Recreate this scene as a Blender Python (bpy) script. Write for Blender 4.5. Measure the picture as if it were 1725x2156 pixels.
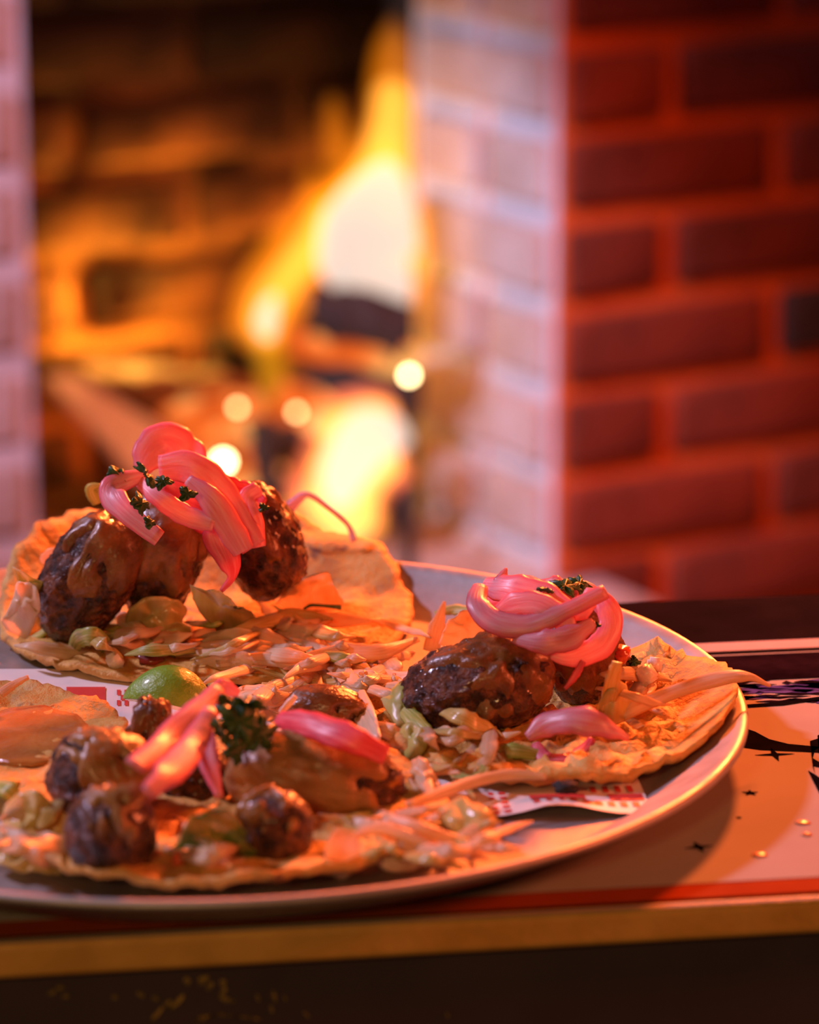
import bpy, bmesh, math, random
from mathutils import Vector, Matrix, Euler, noise
random.seed(7)
for o in list(bpy.data.objects): bpy.data.objects.remove(o)
S = bpy.context.scene
COL = S.collection
R = math.radians
# ------------------------------------------------------------------ camera
FPX, TH, HC = 7000.0, R(15.06), 1.084
cam_d = bpy.data.cameras.new('camera'); cam = bpy.data.objects.new('camera', cam_d); COL.objects.link(cam)
cam_d.sensor_fit = 'HORIZONTAL'; cam_d.sensor_width = 24.0; cam_d.lens = FPX / 1725 * 24.0
cam.location = (0, 0, HC); cam.rotation_euler = (R(90) - TH, 0, 0)
cam_d.clip_start = .05; cam_d.clip_end = 30
cam_d.dof.use_dof = True; cam_d.dof.focus_distance = 1.035; cam_d.dof.aperture_fstop = 6.9
S.camera = cam
# ------------------------------------------------------------------ world, exposure
w = bpy.data.worlds.new('world'); S.world = w; w.use_nodes = True
w.node_tree.nodes['Background'].inputs[0].default_value = (.55, .30, .26, 1)
w.node_tree.nodes['Background'].inputs[1].default_value = .045
S.view_settings.view_transform = 'Standard'; S.view_settings.look = 'None'
S.view_settings.exposure = 0.0; S.view_settings.gamma = 1.0; S.view_settings.use_curve_mapping = False
# ------------------------------------------------------------------ lamps of the room and added fills
def area(name, loc, target, power, color, size):
    d = bpy.data.lights.new(name, 'AREA'); d.energy = power; d.color = color; d.shape = 'DISK'; d.size = size
    o = bpy.data.objects.new(name, d); COL.objects.link(o); o.location = loc
    o.rotation_euler = (Vector(target) - Vector(loc)).to_track_quat('-Z', 'Y').to_euler()
    return o
area('red_neon_lamp', (.34, 2.00, 1.33), (.13, 1.45, .60), 54.0, (1.0, .15, .028), .13)       # red lamp by the brick wall
area('red_side_fill', (.95, .85, 1.22), (.02, 1.02, .78), 7.0, (1.0, .15, .05), .22)          # added red fill from the side, no such source in view
area('window_light', (-1.35, 1.45, 1.95), (-.05, 1.0, .76), 26.0, (.82, .66, 1.0), .20)       # cool daylight from the side
def spot(name, loc, target, power, color, ang, size, blend=.6):
    d = bpy.data.lights.new(name, 'SPOT'); d.energy = power; d.color = color; d.spot_size = ang; d.spot_blend = blend; d.shadow_soft_size = size
    o = bpy.data.objects.new(name, d); COL.objects.link(o); o.location = loc
    o.rotation_euler = (Vector(target) - Vector(loc)).to_track_quat('-Z', 'Y').to_euler(); return o
spot('warm_room_lamp', (-.32, -.40, 1.36), (-.01, .90, .75), 17.0, (1.0, .52, .20), R(32), .10)     # amber lamp behind the viewer
spot('lilac_jamb_fill', (-1.22, .98, 1.75), (-.19, 2.62, .58), 270.0, (.66, .68, 1.0), R(16), .04, .3)    # added narrow beam standing in for the lilac side light on the jamb
def point(name, loc, power, color, rad):
    d = bpy.data.lights.new(name, 'POINT'); d.energy = power; d.color = color; d.shadow_soft_size = rad
    o = bpy.data.objects.new(name, d); COL.objects.link(o); o.location = loc; return o

# ------------------------------------------------------------------ pixel rays (photo taken as 1725 x 2156)
UPV = Vector((0, math.sin(TH), math.cos(TH))); FWD = Vector((0, math.cos(TH), -math.sin(TH))); CAMP = Vector((0, 0, HC))
def ray(px, py): return Vector(((px - 862.5) / FPX, 0, 0)) - UPV * ((py - 1078) / FPX) + FWD
def Pz(px, py, z):
    d = ray(px, py); return CAMP + d * ((z - HC) / d.z)
def Py(px, py, y):
    d = ray(px, py); return CAMP + d * (y / d.y)
def Ppl(px, py, p0, n):
    d = ray(px, py); return CAMP + d * ((Vector(p0) - CAMP).dot(n) / d.dot(n))
TABLE, FLOORZ = .75, .7535
def F(px, py, h=0.0): return Pz(px, py, FLOORZ + h)

# ------------------------------------------------------------------ materials
def ramp(nt, fac, cols):
    r = nt.nodes.new('ShaderNodeValToRGB'); e = r.color_ramp.elements
    while len(e) < len(cols): e.new(.5)
    for el, (p, c) in zip(e, cols): el.position = p; el.color = (*c, 1)
    nt.links.new(fac, r.inputs[0]); return r.outputs[0]
def noise_node(nt, scale, detail=3, rough=.55, coord='Object'):
    tc = nt.nodes.new('ShaderNodeTexCoord'); n = nt.nodes.new('ShaderNodeTexNoise')
    n.inputs['Scale'].default_value = scale; n.inputs['Detail'].default_value = detail; n.inputs['Roughness'].default_value = rough
    nt.links.new(tc.outputs[coord], n.inputs['Vector']); return n.outputs['Fac']
def mat(name, cols, scale=40, rough=.5, bump=0, bscale=None, metal=0, coat=0, sss=0, sssr=(.004, .002, .001), detail=4, spec=.5, rand=0, coord='Object', rvar=None, trans=0):
    m = bpy.data.materials.new(name); m.use_nodes = True; nt = m.node_tree; b = nt.nodes['Principled BSDF']
    c = ramp(nt, noise_node(nt, scale, detail, coord=coord), cols)
    if rand:
        oi = nt.nodes.new('ShaderNodeObjectInfo'); hs = nt.nodes.new('ShaderNodeHueSaturation')
        mr = nt.nodes.new('ShaderNodeMapRange'); mr.inputs[3].default_value = 1 - rand; mr.inputs[4].default_value = 1 + rand
        nt.links.new(oi.outputs['Random'], mr.inputs[0]); nt.links.new(mr.outputs[0], hs.inputs['Value']); nt.links.new(c, hs.inputs['Color']); c = hs.outputs[0]
    nt.links.new(c, b.inputs['Base Color'])
    b.inputs['Roughness'].default_value = rough; b.inputs['Metallic'].default_value = metal; b.inputs['Specular IOR Level'].default_value = spec
    b.inputs['Coat Weight'].default_value = coat; b.inputs['Coat Roughness'].default_value = .12
    if sss:
        b.inputs['Subsurface Weight'].default_value = sss; b.inputs['Subsurface Radius'].default_value = (1, .5, .35); b.inputs['Subsurface Scale'].default_value = .003
    if rvar:
        n2 = noise_node(nt, rvar[0], 3, coord=coord); mr = nt.nodes.new('ShaderNodeMapRange'); mr.inputs[1].default_value = .35; mr.inputs[2].default_value = .65
        mr.inputs[3].default_value = rvar[1]; mr.inputs[4].default_value = rvar[2]; nt.links.new(n2, mr.inputs[0]); nt.links.new(mr.outputs[0], b.inputs['Roughness'])
    if bump:
        bn = nt.nodes.new('ShaderNodeBump'); bn.inputs['Strength'].default_value = 1; bn.inputs['Distance'].default_value = bump
        nt.links.new(noise_node(nt, bscale or scale, 5, .6, coord), bn.inputs['Height']); nt.links.new(bn.outputs[0], b.inputs['Normal'])
    return m
def emit(name, cols, scale, strength, detail=3):
    m = bpy.data.materials.new(name); m.use_nodes = True; nt = m.node_tree; nt.nodes.remove(nt.nodes['Principled BSDF'])
    e = nt.nodes.new('ShaderNodeEmission'); e.inputs[1].default_value = strength
    nt.links.new(ramp(nt, noise_node(nt, scale, detail), cols), e.inputs[0]); nt.links.new(e.outputs[0], nt.nodes['Material Output'].inputs['Surface']); return m
def flamevol(name, color, strength):
    m = bpy.data.materials.new(name); m.use_nodes = True; nt = m.node_tree; nt.nodes.remove(nt.nodes['Principled BSDF'])
    e = nt.nodes.new('ShaderNodeEmission'); e.inputs[0].default_value = (*color, 1); e.inputs[1].default_value = strength
    nt.links.new(e.outputs[0], nt.nodes['Material Output'].inputs['Volume']); return m
M = {}
M['brick'] = mat('red_lit_brick', [(.3, (.09, .012, .003)), (.5, (.15, .019, .005)), (.7, (.20, .027, .007))], 18, .85, .002, 90, rand=.25)  # brick red deepened so the colour itself carries the red lamp light
M['dark_brick'] = mat('near_black_brick', [(.3, (.02, .012, .01)), (.7, (.05, .03, .028))], 20, .9, .002, 80)  # for the single near-black brick in the wall
M['mortar'] = mat('red_lit_mortar', [(.3, (.48, .085, .010)), (.7, (.62, .12, .015))], 25, .95, .003, 60)  # red lamp light put into the mortar colour as well
M['white_brick'] = mat('whitewashed_brick', [(.3, (.34, .24, .20)), (.5, (.42, .32, .29)), (.72, (.48, .41, .40))], 16, .85, .002, 80, rand=.12)
M['white_mortar'] = mat('lime_mortar', [(.3, (.46, .46, .52)), (.7, (.54, .54, .60))], 25, .95, .003, 60)
M['grey_brick'] = mat('greyed_brick', [(.3, (.17, .15, .15)), (.7, (.24, .22, .24))], 16, .85, .002, 80, rand=.12)
M['grey_mortar'] = mat('grey_mortar', [(.3, (.24, .25, .30)), (.7, (.30, .31, .37))], 25, .95, .003, 60)
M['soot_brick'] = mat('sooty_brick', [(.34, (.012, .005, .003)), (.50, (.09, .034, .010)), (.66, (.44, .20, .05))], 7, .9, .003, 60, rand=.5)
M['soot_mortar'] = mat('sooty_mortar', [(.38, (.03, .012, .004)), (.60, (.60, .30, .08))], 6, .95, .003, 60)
def darken_upward(m):  # mixes the colour towards near-black with height, edge broken by noise
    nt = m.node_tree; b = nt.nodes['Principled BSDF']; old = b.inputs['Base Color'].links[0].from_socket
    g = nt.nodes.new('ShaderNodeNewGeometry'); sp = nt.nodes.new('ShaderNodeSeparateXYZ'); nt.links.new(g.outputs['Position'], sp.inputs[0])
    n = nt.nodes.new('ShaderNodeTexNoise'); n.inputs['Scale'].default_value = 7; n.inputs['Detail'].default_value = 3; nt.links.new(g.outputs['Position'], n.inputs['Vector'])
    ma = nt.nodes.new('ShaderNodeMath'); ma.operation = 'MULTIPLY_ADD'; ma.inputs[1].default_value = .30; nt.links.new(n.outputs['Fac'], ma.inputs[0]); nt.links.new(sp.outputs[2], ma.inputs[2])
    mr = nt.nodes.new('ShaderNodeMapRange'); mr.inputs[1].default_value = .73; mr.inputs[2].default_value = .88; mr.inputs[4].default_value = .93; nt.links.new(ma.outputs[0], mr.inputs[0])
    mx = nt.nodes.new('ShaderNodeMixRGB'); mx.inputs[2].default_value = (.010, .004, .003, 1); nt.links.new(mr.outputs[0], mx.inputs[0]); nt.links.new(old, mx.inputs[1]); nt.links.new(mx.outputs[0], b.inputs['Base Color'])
darken_upward(M['soot_brick']); darken_upward(M['soot_mortar'])
M['hearth'] = mat('hearth_stone', [(.3, (.20, .16, .15)), (.7, (.42, .36, .36))], 12, .8, .002, 60)
M['floor'] = mat('dark_floor_boards', [(.3, (.03, .018, .012)), (.7, (.07, .04, .025))], 6, .5)
M['iron'] = mat('grey_iron', [(.3, (.38, .37, .42)), (.7, (.55, .54, .62))], 20, .6, .001, 60)
M['char'] = mat('charred_wood', [(.3, (.008, .006, .005)), (.7, (.035, .022, .018))], 60, .8, .003, 80)
M['ember'] = emit('glowing_ember', [(.36, (.30, .02, .004)), (.48, (1.0, .16, .02)), (.62, (1.0, .50, .14))], 16, 1.15)
M['ember_dim'] = emit('dim_ember', [(.38, (.03, .006, .003)), (.52, (.45, .06, .01)), (.68, (1.0, .22, .04))], 14, .75)
M['spark'] = emit('white_hot_ember', [(.4, (1, .62, .24)), (.6, (1, .75, .40))], 20, 24)
M['spark_dim'] = emit('orange_hot_ember', [(.4, (1, .50, .16)), (.6, (1, .62, .28))], 20, 11)
M['f_outer'] = flamevol('flame_outer', (1.0, .24, .004), 19)
M['f_mid'] = flamevol('flame_middle', (1.0, .46, .06), 36)
M['f_yellow'] = flamevol('flame_yellow', (1.0, .46, .006), 14)
M['f_core'] = emit('flame_core', [(.3, (.84, .70, .60)), (.7, (.84, .70, .62))], 10, 1.0)
M['f_glow'] = flamevol('flame_low', (1.0, .17, .06), 24)
M['table'] = mat('black_lacquer', [(.3, (.010, .006, .005)), (.7, (.018, .010, .009))], 30, .9, spec=0)
M['panel'] = mat('black_panel', [(.3, (.052, .034, .040)), (.7, (.066, .044, .050))], 30, .7, spec=.3)
M['wood'] = mat('amber_wood', [(.3, (.60, .30, .050)), (.7, (.80, .43, .09))], 60, .45, .0003, 200)
M['print'] = mat('cream_print', [(.3, (.30, .27, .22)), (.7, (.36, .33, .28))], 14, .85, spec=.06)
M['p_black'] = mat('black_ink', [(.3, (.004, .003, .003)), (.7, (.009, .006, .006))], 60, .85, spec=0)
M['p_dark'] = mat('maroon_ink', [(.35, (.007, .003, .004)), (.65, (.020, .008, .010))], 60, .85, spec=0)
M['p_violet'] = mat('violet_ink', [(.3, (.05, .03, .16)), (.7, (.14, .10, .30))], 60, .85, spec=0)
M['p_orange'] = mat('orange_stripe', [(.3, (.26, .042, .008)), (.7, (.34, .060, .012))], 40, .85, spec=0)
M['p_cream'] = mat('pale_border', [(.3, (.40, .31, .28)), (.7, (.46, .37, .34))], 60, .8, spec=.06)
M['gold'] = mat('worn_gold', [(.42, (.02, .014, .01)), (.52, (.42, .27, .05))], 260, .5)
M['pan'] = mat('aluminium', [(.3, (.40, .38, .36)), (.7, (.52, .49, .47))], 40, .5, .0001, 300, metal=.8, rvar=(60, .48, .62))
M['liner_white'] = mat('white_liner', [(.3, (.86, .76, .70)), (.7, (.92, .84, .78))], 60, .6)
M['liner_red'] = mat('red_liner', [(.3, (.62, .04, .03)), (.7, (.75, .07, .05))], 60, .6)
def tort_mat():
    m = mat('corn_tortilla', [(.28, (.46, .20, .03)), (.5, (.68, .36, .07)), (.75, (.78, .50, .15))], 70, .62, .0016, 240, sss=.12)
    nt = m.node_tree; b = nt.nodes['Principled BSDF']; old = b.inputs['Base Color'].links[0].from_socket
    f1 = noise_node(nt, 95, 2); rr = nt.nodes.new('ShaderNodeMapRange'); rr.inputs[1].default_value = .66; rr.inputs[2].default_value = .74; nt.links.new(f1, rr.inputs[0])
    mx = nt.nodes.new('ShaderNodeMixRGB'); mx.inputs[2].default_value = (.16, .055, .015, 1); nt.links.new(rr.outputs[0], mx.inputs[0]); nt.links.new(old, mx.inputs[1])
    nt.links.new(mx.outputs[0], b.inputs['Base Color']); return m
M['tortilla'] = tort_mat()
M['kofta'] = mat('grilled_meat', [(.32, (.016, .005, .002)), (.44, (.065, .018, .007)), (.56, (.17, .050, .015)), (.74, (.32, .12, .035))], 240, .4, .0032, 480, coat=.4, rvar=(260, .14, .55))
M['sauce'] = mat('brown_sauce', [(.32, (.12, .040, .010)), (.5, (.22, .080, .020)), (.7, (.33, .135, .036))], 90, .24, .0008, 260, coat=.15, sss=.1, rvar=(120, .18, .45))
M['tan_sauce'] = mat('tan_sauce', [(.32, (.24, .10, .028)), (.5, (.36, .165, .048)), (.7, (.44, .23, .075))], 80, .28, .0008, 240, coat=.1, sss=.15, rvar=(120, .2, .45))
M['drip'] = mat('orange_drip', [(.3, (.75, .22, .05)), (.7, (.85, .32, .08))], 60, .25)
def veined(name, edge, lo, mid, hi, rough=.34, trl=.30, bump=.00025, streak=2.6):
    """thin wet vegetable: streaks run along the strip (UV: across, along), the cut edges are deeper in colour"""
    m = bpy.data.materials.new(name); m.use_nodes = True; nt = m.node_tree; b = nt.nodes['Principled BSDF']; out = nt.nodes['Material Output']
    uv = nt.nodes.new('ShaderNodeUVMap'); mp = nt.nodes.new('ShaderNodeMapping'); mp.inputs['Scale'].default_value = (streak, .9, 1)
    oi = nt.nodes.new('ShaderNodeObjectInfo'); cb = nt.nodes.new('ShaderNodeCombineXYZ'); mu = nt.nodes.new('ShaderNodeMath'); mu.operation = 'MULTIPLY'; mu.inputs[1].default_value = 37
    nt.links.new(oi.outputs['Random'], mu.inputs[0]); nt.links.new(mu.outputs[0], cb.inputs[2]); nt.links.new(cb.outputs[0], mp.inputs['Location'])
    nt.links.new(uv.outputs[0], mp.inputs['Vector'])
    n = nt.nodes.new('ShaderNodeTexNoise'); n.inputs['Scale'].default_value = 1.6; n.inputs['Detail'].default_value = 4; nt.links.new(mp.outputs[0], n.inputs['Vector'])
    c = ramp(nt, n.outputs['Fac'], [(.32, lo), (.5, mid), (.68, hi)])
    sp = nt.nodes.new('ShaderNodeSeparateXYZ'); nt.links.new(uv.outputs[0], sp.inputs[0])
    a1 = nt.nodes.new('ShaderNodeMath'); a1.operation = 'ABSOLUTE'; nt.links.new(sp.outputs[0], a1.inputs[0])
    mr = nt.nodes.new('ShaderNodeMapRange'); mr.inputs[1].default_value = .62; mr.inputs[2].default_value = 1.0; mr.inputs[4].default_value = .85; nt.links.new(a1.outputs[0], mr.inputs[0])
    mx = nt.nodes.new('ShaderNodeMixRGB'); mx.inputs[2].default_value = (*edge, 1); nt.links.new(mr.outputs[0], mx.inputs[0]); nt.links.new(c, mx.inputs[1])
    hs = nt.nodes.new('ShaderNodeHueSaturation'); m2 = nt.nodes.new('ShaderNodeMapRange'); m2.inputs[3].default_value = .86; m2.inputs[4].default_value = 1.1
    nt.links.new(oi.outputs['Random'], m2.inputs[0]); nt.links.new(m2.outputs[0], hs.inputs['Value']); nt.links.new(mx.outputs[0], hs.inputs['Color'])
    nt.links.new(hs.outputs[0], b.inputs['Base Color']); b.inputs['Roughness'].default_value = rough; b.inputs['Subsurface Weight'].default_value = .15
    b.inputs['Subsurface Radius'].default_value = (1, .5, .35); b.inputs['Subsurface Scale'].default_value = .002
    bn = nt.nodes.new('ShaderNodeBump'); bn.inputs['Strength'].default_value = 1; bn.inputs['Distance'].default_value = bump
    nt.links.new(n.outputs['Fac'], bn.inputs['Height']); nt.links.new(bn.outputs[0], b.inputs['Normal'])
    tr = nt.nodes.new('ShaderNodeBsdfTranslucent'); nt.links.new(hs.outputs[0], tr.inputs[0]); ms = nt.nodes.new('ShaderNodeMixShader'); ms.inputs[0].default_value = trl
    nt.links.new(b.outputs[0], ms.inputs[1]); nt.links.new(tr.outputs[0], ms.inputs[2]); nt.links.new(ms.outputs[0], out.inputs['Surface']); return m
M['onion'] = veined('pickled_onion', (.80, .15, .22), (.86, .31, .37), (.92, .43, .49), (.95, .58, .62), trl=.36)
M['onion_deep'] = veined('deep_pink_onion', (.62, .05, .10), (.70, .09, .14), (.82, .18, .24), (.92, .38, .42), trl=.40)
M['cabbage'] = veined('white_cabbage', (.80, .54, .26), (.84, .60, .34), (.92, .72, .46), (.95, .80, .60), trl=.42)
M['cabbage_green'] = veined('green_cabbage', (.34, .42, .05), (.40, .46, .07), (.62, .62, .17), (.82, .77, .40))
M['lettuce'] = veined('dressed_lettuce', (.58, .38, .09), (.64, .45, .12), (.76, .58, .20), (.84, .70, .34), rough=.22)
M['violet_cabbage'] = veined('violet_cabbage', (.62, .45, .72), (.70, .52, .76), (.78, .62, .82), (.85, .72, .86))
M['salsa'] = mat('orange_salsa', [(.3, (.50, .16, .03)), (.7, (.66, .28, .06))], 70, .15, .0008, 200, coat=.4)
M['green_leaf'] = veined('green_leaf', (.06, .13, .02), (.08, .17, .03), (.14, .26, .05), (.30, .40, .10))
M['cilantro'] = mat('cilantro', [(.3, (.010, .035, .008)), (.55, (.035, .10, .018)), (.75, (.09, .19, .03))], 160, .42, .0004, 300)
M['lime'] = mat('lime_rind', [(.3, (.16, .34, .02)), (.6, (.28, .48, .04)), (.8, (.40, .58, .08))], 70, .30, .0006, 500, coat=.25)
M['lime_flesh'] = mat('lime_flesh', [(.3, (.45, .55, .15)), (.7, (.65, .70, .30))], 80, .25, .0005, 200, sss=.4)
M['tomato'] = mat('tomato', [(.3, (.62, .06, .02)), (.7, (.80, .16, .05))], 80, .25, sss=.2, coat=.3)
M['onion_white'] = mat('white_onion', [(.3, (.80, .70, .62)), (.7, (.92, .84, .78))], 80, .3, sss=.3, coat=.2)
M['chili'] = mat('dried_chili', [(.3, (.12, .012, .006)), (.7, (.34, .03, .01))], 80, .3, coat=.3)

# ------------------------------------------------------------------ object helpers
def tag(o, label=None, cat=None, group=None, kind=None):
    if label: o['label'] = label
    if cat: o['category'] = cat
    if group: o['group'] = group
    if kind: o['kind'] = kind
    return o
def empty(name, loc, **k):
    o = bpy.data.objects.new(name, None); COL.objects.link(o); o.location = loc; o.empty_display_size = .02; return tag(o, **k)
WL = {}
def wloc(o): return WL.get(o.name, Vector(o.location)) if o else Vector((0, 0, 0))
def mesh(name, V, Fc, m, parent=None, smooth=True, uv=None, **k):
    V = [Vector(v) for v in V]
    if parent is None or True:
        n = len(V); c = Vector((sum(v.x for v in V) / n, sum(v.y for v in V) / n, min(v.z for v in V)))
    me = bpy.data.meshes.new(name); me.from_pydata([v - c for v in V], [], Fc); me.validate()
    bm = bmesh.new(); bm.from_mesh(me); bmesh.ops.recalc_face_normals(bm, faces=bm.faces); bm.to_mesh(me); bm.free()
    me.materials.append(M[m] if isinstance(m, str) else m)
    if smooth: me.polygons.foreach_set('use_smooth', [True] * len(me.polygons))
    if uv:
        ul = me.uv_layers.new(name='UVMap'); li = [0] * len(me.loops); me.loops.foreach_get('vertex_index', li); ul.data.foreach_set('uv', [x for q in li for x in uv[q]])
    o = bpy.data.objects.new(name, me); COL.objects.link(o)
    o.parent = parent; o.location = c - wloc(parent); WL[o.name] = c
    return tag(o, **k)
def box(c, ux, uy, uz):
    c, ux, uy, uz = map(Vector, (c, ux, uy, uz))
    V = [c + ux * a + uy * b + uz * d for a in (-1, 1) for b in (-1, 1) for d in (-1, 1)]
    return V, [(0, 1, 3, 2), (4, 6, 7, 5), (0, 4, 5, 1), (2, 3, 7, 6), (0, 2, 6, 4), (1, 5, 7, 3)]
def spline(pts, n):
    P = [Vector(p) for p in pts]
    if len(P) == 2: return [P[0].lerp(P[1], i / (n - 1)) for i in range(n)]
    E_ = [P[0] * 2 - P[1]] + P + [P[-1] * 2 - P[-2]]; out = []
    for i in range(n):
        t = i / (n - 1) * (len(P) - 1); k = min(int(t), len(P) - 2); t -= k
        a, b, c, d = E_[k:k + 4]
        out.append(.5 * ((2 * b) + (c - a) * t + (2 * a - 5 * b + 4 * c - d) * t * t + (3 * b - a - 3 * c + d) * t ** 3))
    return out
def lerp_list(L, t):
    x = t * (len(L) - 1); i = min(int(x), len(L) - 2); return L[i] + (L[i + 1] - L[i]) * (x - i)
def ribbon_geo(pts, widths, thick, face=None, twist=0, curl=.35, n=None, wav=.06, seed=0):
    """a curved strip: lens section, broad side turned to 'face' and twisted along its length"""
    n = n or max(10, 6 * len(pts)); C = spline(pts, n); V = []; Fc = []; U = []; K = 12; ln = sum((C[i + 1] - C[i]).length for i in range(n - 1)) * 60
    face = Vector(face) if face is not None else Vector((0, -.75, .66))
    for i, c in enumerate(C):
        t = i / (n - 1); T = (C[min(i + 1, n - 1)] - C[max(i - 1, 0)]).normalized()
        N = (face - T * face.dot(T)); N = N.normalized() if N.length > 1e-4 else T.orthogonal().normalized()
        B = T.cross(N).normalized(); N = B.cross(T)
        a = twist * (t - .5) + .25 * noise.noise(Vector((t * 3, seed * 7.3, 0)))
        N, B = N * math.cos(a) + B * math.sin(a), B * math.cos(a) - N * math.sin(a)
        wd = lerp_list(widths, t) * .5 * (1 + wav * 3 * noise.noise(Vector((t * 9, seed * 3.1, 5)))); th = thick * .5 * min(1, wd / (thick * .8) + .3)
        for q in range(K):
            an = 2 * math.pi * q / K; x = math.cos(an); y = math.sin(an); y = math.copysign(abs(y) ** .6, y); U.append((x, t * ln))
            V.append(c + B * (x * wd) + N * (y * th - curl * wd * x * x))
    for i in range(n - 1):
        for q in range(K): Fc.append((i * K + q, i * K + (q + 1) % K, (i + 1) * K + (q + 1) % K, (i + 1) * K + q))
    Fc.append(tuple(range(K))); Fc.append(tuple(range((n - 1) * K, n * K)))
    return V, Fc, U
def pxm(Y): return Y / FPX / .98
def tube_geo(C, rad, K=14, flat=1.0, cap=True):
    V = []; Fc = []; n = len(C)
    for i, c in enumerate(C):
        T = (C[min(i + 1, n - 1)] - C[max(i - 1, 0)]).normalized(); A = T.cross(Vector((0, 1, 0)))
        A = A.normalized() if A.length > 1e-4 else Vector((1, 0, 0)); B = T.cross(A).normalized()
        for q in range(K):
            an = 2 * math.pi * q / K; V.append(c + A * (math.cos(an) * rad[i]) + B * (math.sin(an) * rad[i] * flat))
    for i in range(n - 1):
        for q in range(K): Fc.append((i * K + q, i * K + (q + 1) % K, (i + 1) * K + (q + 1) % K, (i + 1) * K + q))
    if cap: Fc.append(tuple(range(K))); Fc.append(tuple(range((n - 1) * K, n * K)))
    return V, Fc
def sphere_dirs(nu, nv):
    D = [Vector((0, 0, 1))]
    for j in range(1, nv):
        th = math.pi * j / nv
        for i in range(nu):
            ph = 2 * math.pi * i / nu; D.append(Vector((math.sin(th) * math.cos(ph), math.sin(th) * math.sin(ph), math.cos(th))))
    D.append(Vector((0, 0, -1))); Fc = []
    for i in range(nu): Fc.append((0, 1 + i, 1 + (i + 1) % nu))
    for j in range(nv - 2):
        for i in range(nu):
            a = 1 + j * nu; Fc.append((a + i, a + nu + i, a + nu + (i + 1) % nu, a + (i + 1) % nu))
    e = len(D) - 1; a = 1 + (nv - 2) * nu
    for i in range(nu): Fc.append((a + i, e, a + (i + 1) % nu))
    return D, Fc

# ================================================================== SETTING: brick chimney breast
A31 = R(31)
UW = Vector((math.cos(A31), math.sin(A31), 0)); NW = Vector((math.sin(A31), -math.cos(A31), 0))      # front wall: along, outward
UJ = Vector((-math.sin(R(30)), math.cos(R(30)), 0)); NJ = Vector((-math.cos(R(30)), -math.sin(R(30)), 0))   # jamb: inward, outward normal
CORN = Py(1166, 600, 2.70); CORN.z = 0
PITCH = .0727; Z0 = Py(1185, 90, 2.70).z          # a mortar bed at Z0, others every PITCH
BRK = {}
def brick_mesh(L, H, D, key):
    k = (round(L, 4), key)
    if k in BRK: return BRK[k]
    bm = bmesh.new(); bmesh.ops.create_cube(bm, size=1)
    for v in bm.verts: v.co = Vector((v.co.x * L, v.co.y * D, v.co.z * H))
    bmesh.ops.bevel(bm, geom=list(bm.edges), offset=.005, segments=2, profile=.6, affect='EDGES')
    for v in bm.verts: v.co += Vector((noise.noise(v.co * 40 + Vector((L * 90, 0, 0))), noise.noise(v.co * 40 + Vector((9, L * 70, 0))), noise.noise(v.co * 40 + Vector((0, 5, L * 80))))) * .0028
    me = bpy.data.meshes.new('brick'); bm.to_mesh(me); bm.free(); me.materials.append(M[key]); me.polygons.foreach_set('use_smooth', [True] * len(me.polygons)); BRK[k] = me; return me
def brick_wall(wall, org, u, n, length, z_lo, z_hi, key, rows, proud=.010, joint=.017, skip=None, first=True):
    """rows(k) -> list of brick lengths from org along u for course k (k counted down from Z0)"""
    rz = math.atan2(u.y, u.x); flip = 1
    k0 = int(math.floor((Z0 - z_hi) / PITCH)); k1 = int(math.ceil((Z0 - z_lo) / PITCH))
    for k in range(k0, k1):
        s = 0; zc = Z0 - (k + .5) * PITCH
        if zc + PITCH / 2 > z_hi + .01 or zc - PITCH / 2 < z_lo - .03: continue
        i = 0
        while s < length - .02:
            L = rows(k, i); i += 1
            L2 = min(L, length - s)
            if L2 > .03:
                kk = key
                if skip and skip(k, i): kk = skip(k, i)
                me = brick_mesh(L2 - joint, PITCH - joint, .04, kk)
                o = bpy.data.objects.new('brick', me); COL.objects.link(o); o.parent = wall
                p = org + u * (s + L2 / 2) + n * (proud - .02 + random.uniform(-.002, .002)); p.z = zc + random.uniform(-.001, .001)
                o.location = p - wloc(wall); o.rotation_euler = (random.uniform(-.012, .012), random.uniform(-.010, .010), rz + random.uniform(-.008, .008))
            s += L2
ST, HD = .222, .110
# right wall
Wl = .62
V, Fc = box(CORN + UW * (Wl / 2 + .006) - NW * .06 + Vector((0, 0, .55)), UW * (Wl / 2), NW * .06, Vector((0, 0, .55)))
wall_r = mesh('wall_right', V, Fc, 'mortar', smooth=False, kind='structure', label='dark red brick chimney breast beside the fireplace opening')
brick_wall(wall_r, CORN + UW * .002, UW, NW, Wl, .08, .98, 'brick', lambda k, i: (HD if (k % 2 == 0 and i == 0) else ST),
           skip=lambda k, i: 'dark_brick' if (k == 3 and i == 2) else None)
# jamb of the opening
Jl = .229
V, Fc = box(CORN + UJ * (Jl / 2 + .005) - NJ * .045 + UW * .004 + Vector((0, 0, .55)), UJ * (Jl / 2), NJ * .045, Vector((0, 0, .55)))
wall_j = mesh('wall_jamb', V, Fc, 'white_mortar', smooth=False, kind='structure', label='pale whitewashed brick jamb lining the fireplace opening')
brick_wall(wall_j, CORN + UJ * .004, UJ, NJ, Jl - .006, .08, .98, 'white_brick', lambda k, i: (HD if k % 2 else ST), proud=.006, joint=.018)
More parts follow.
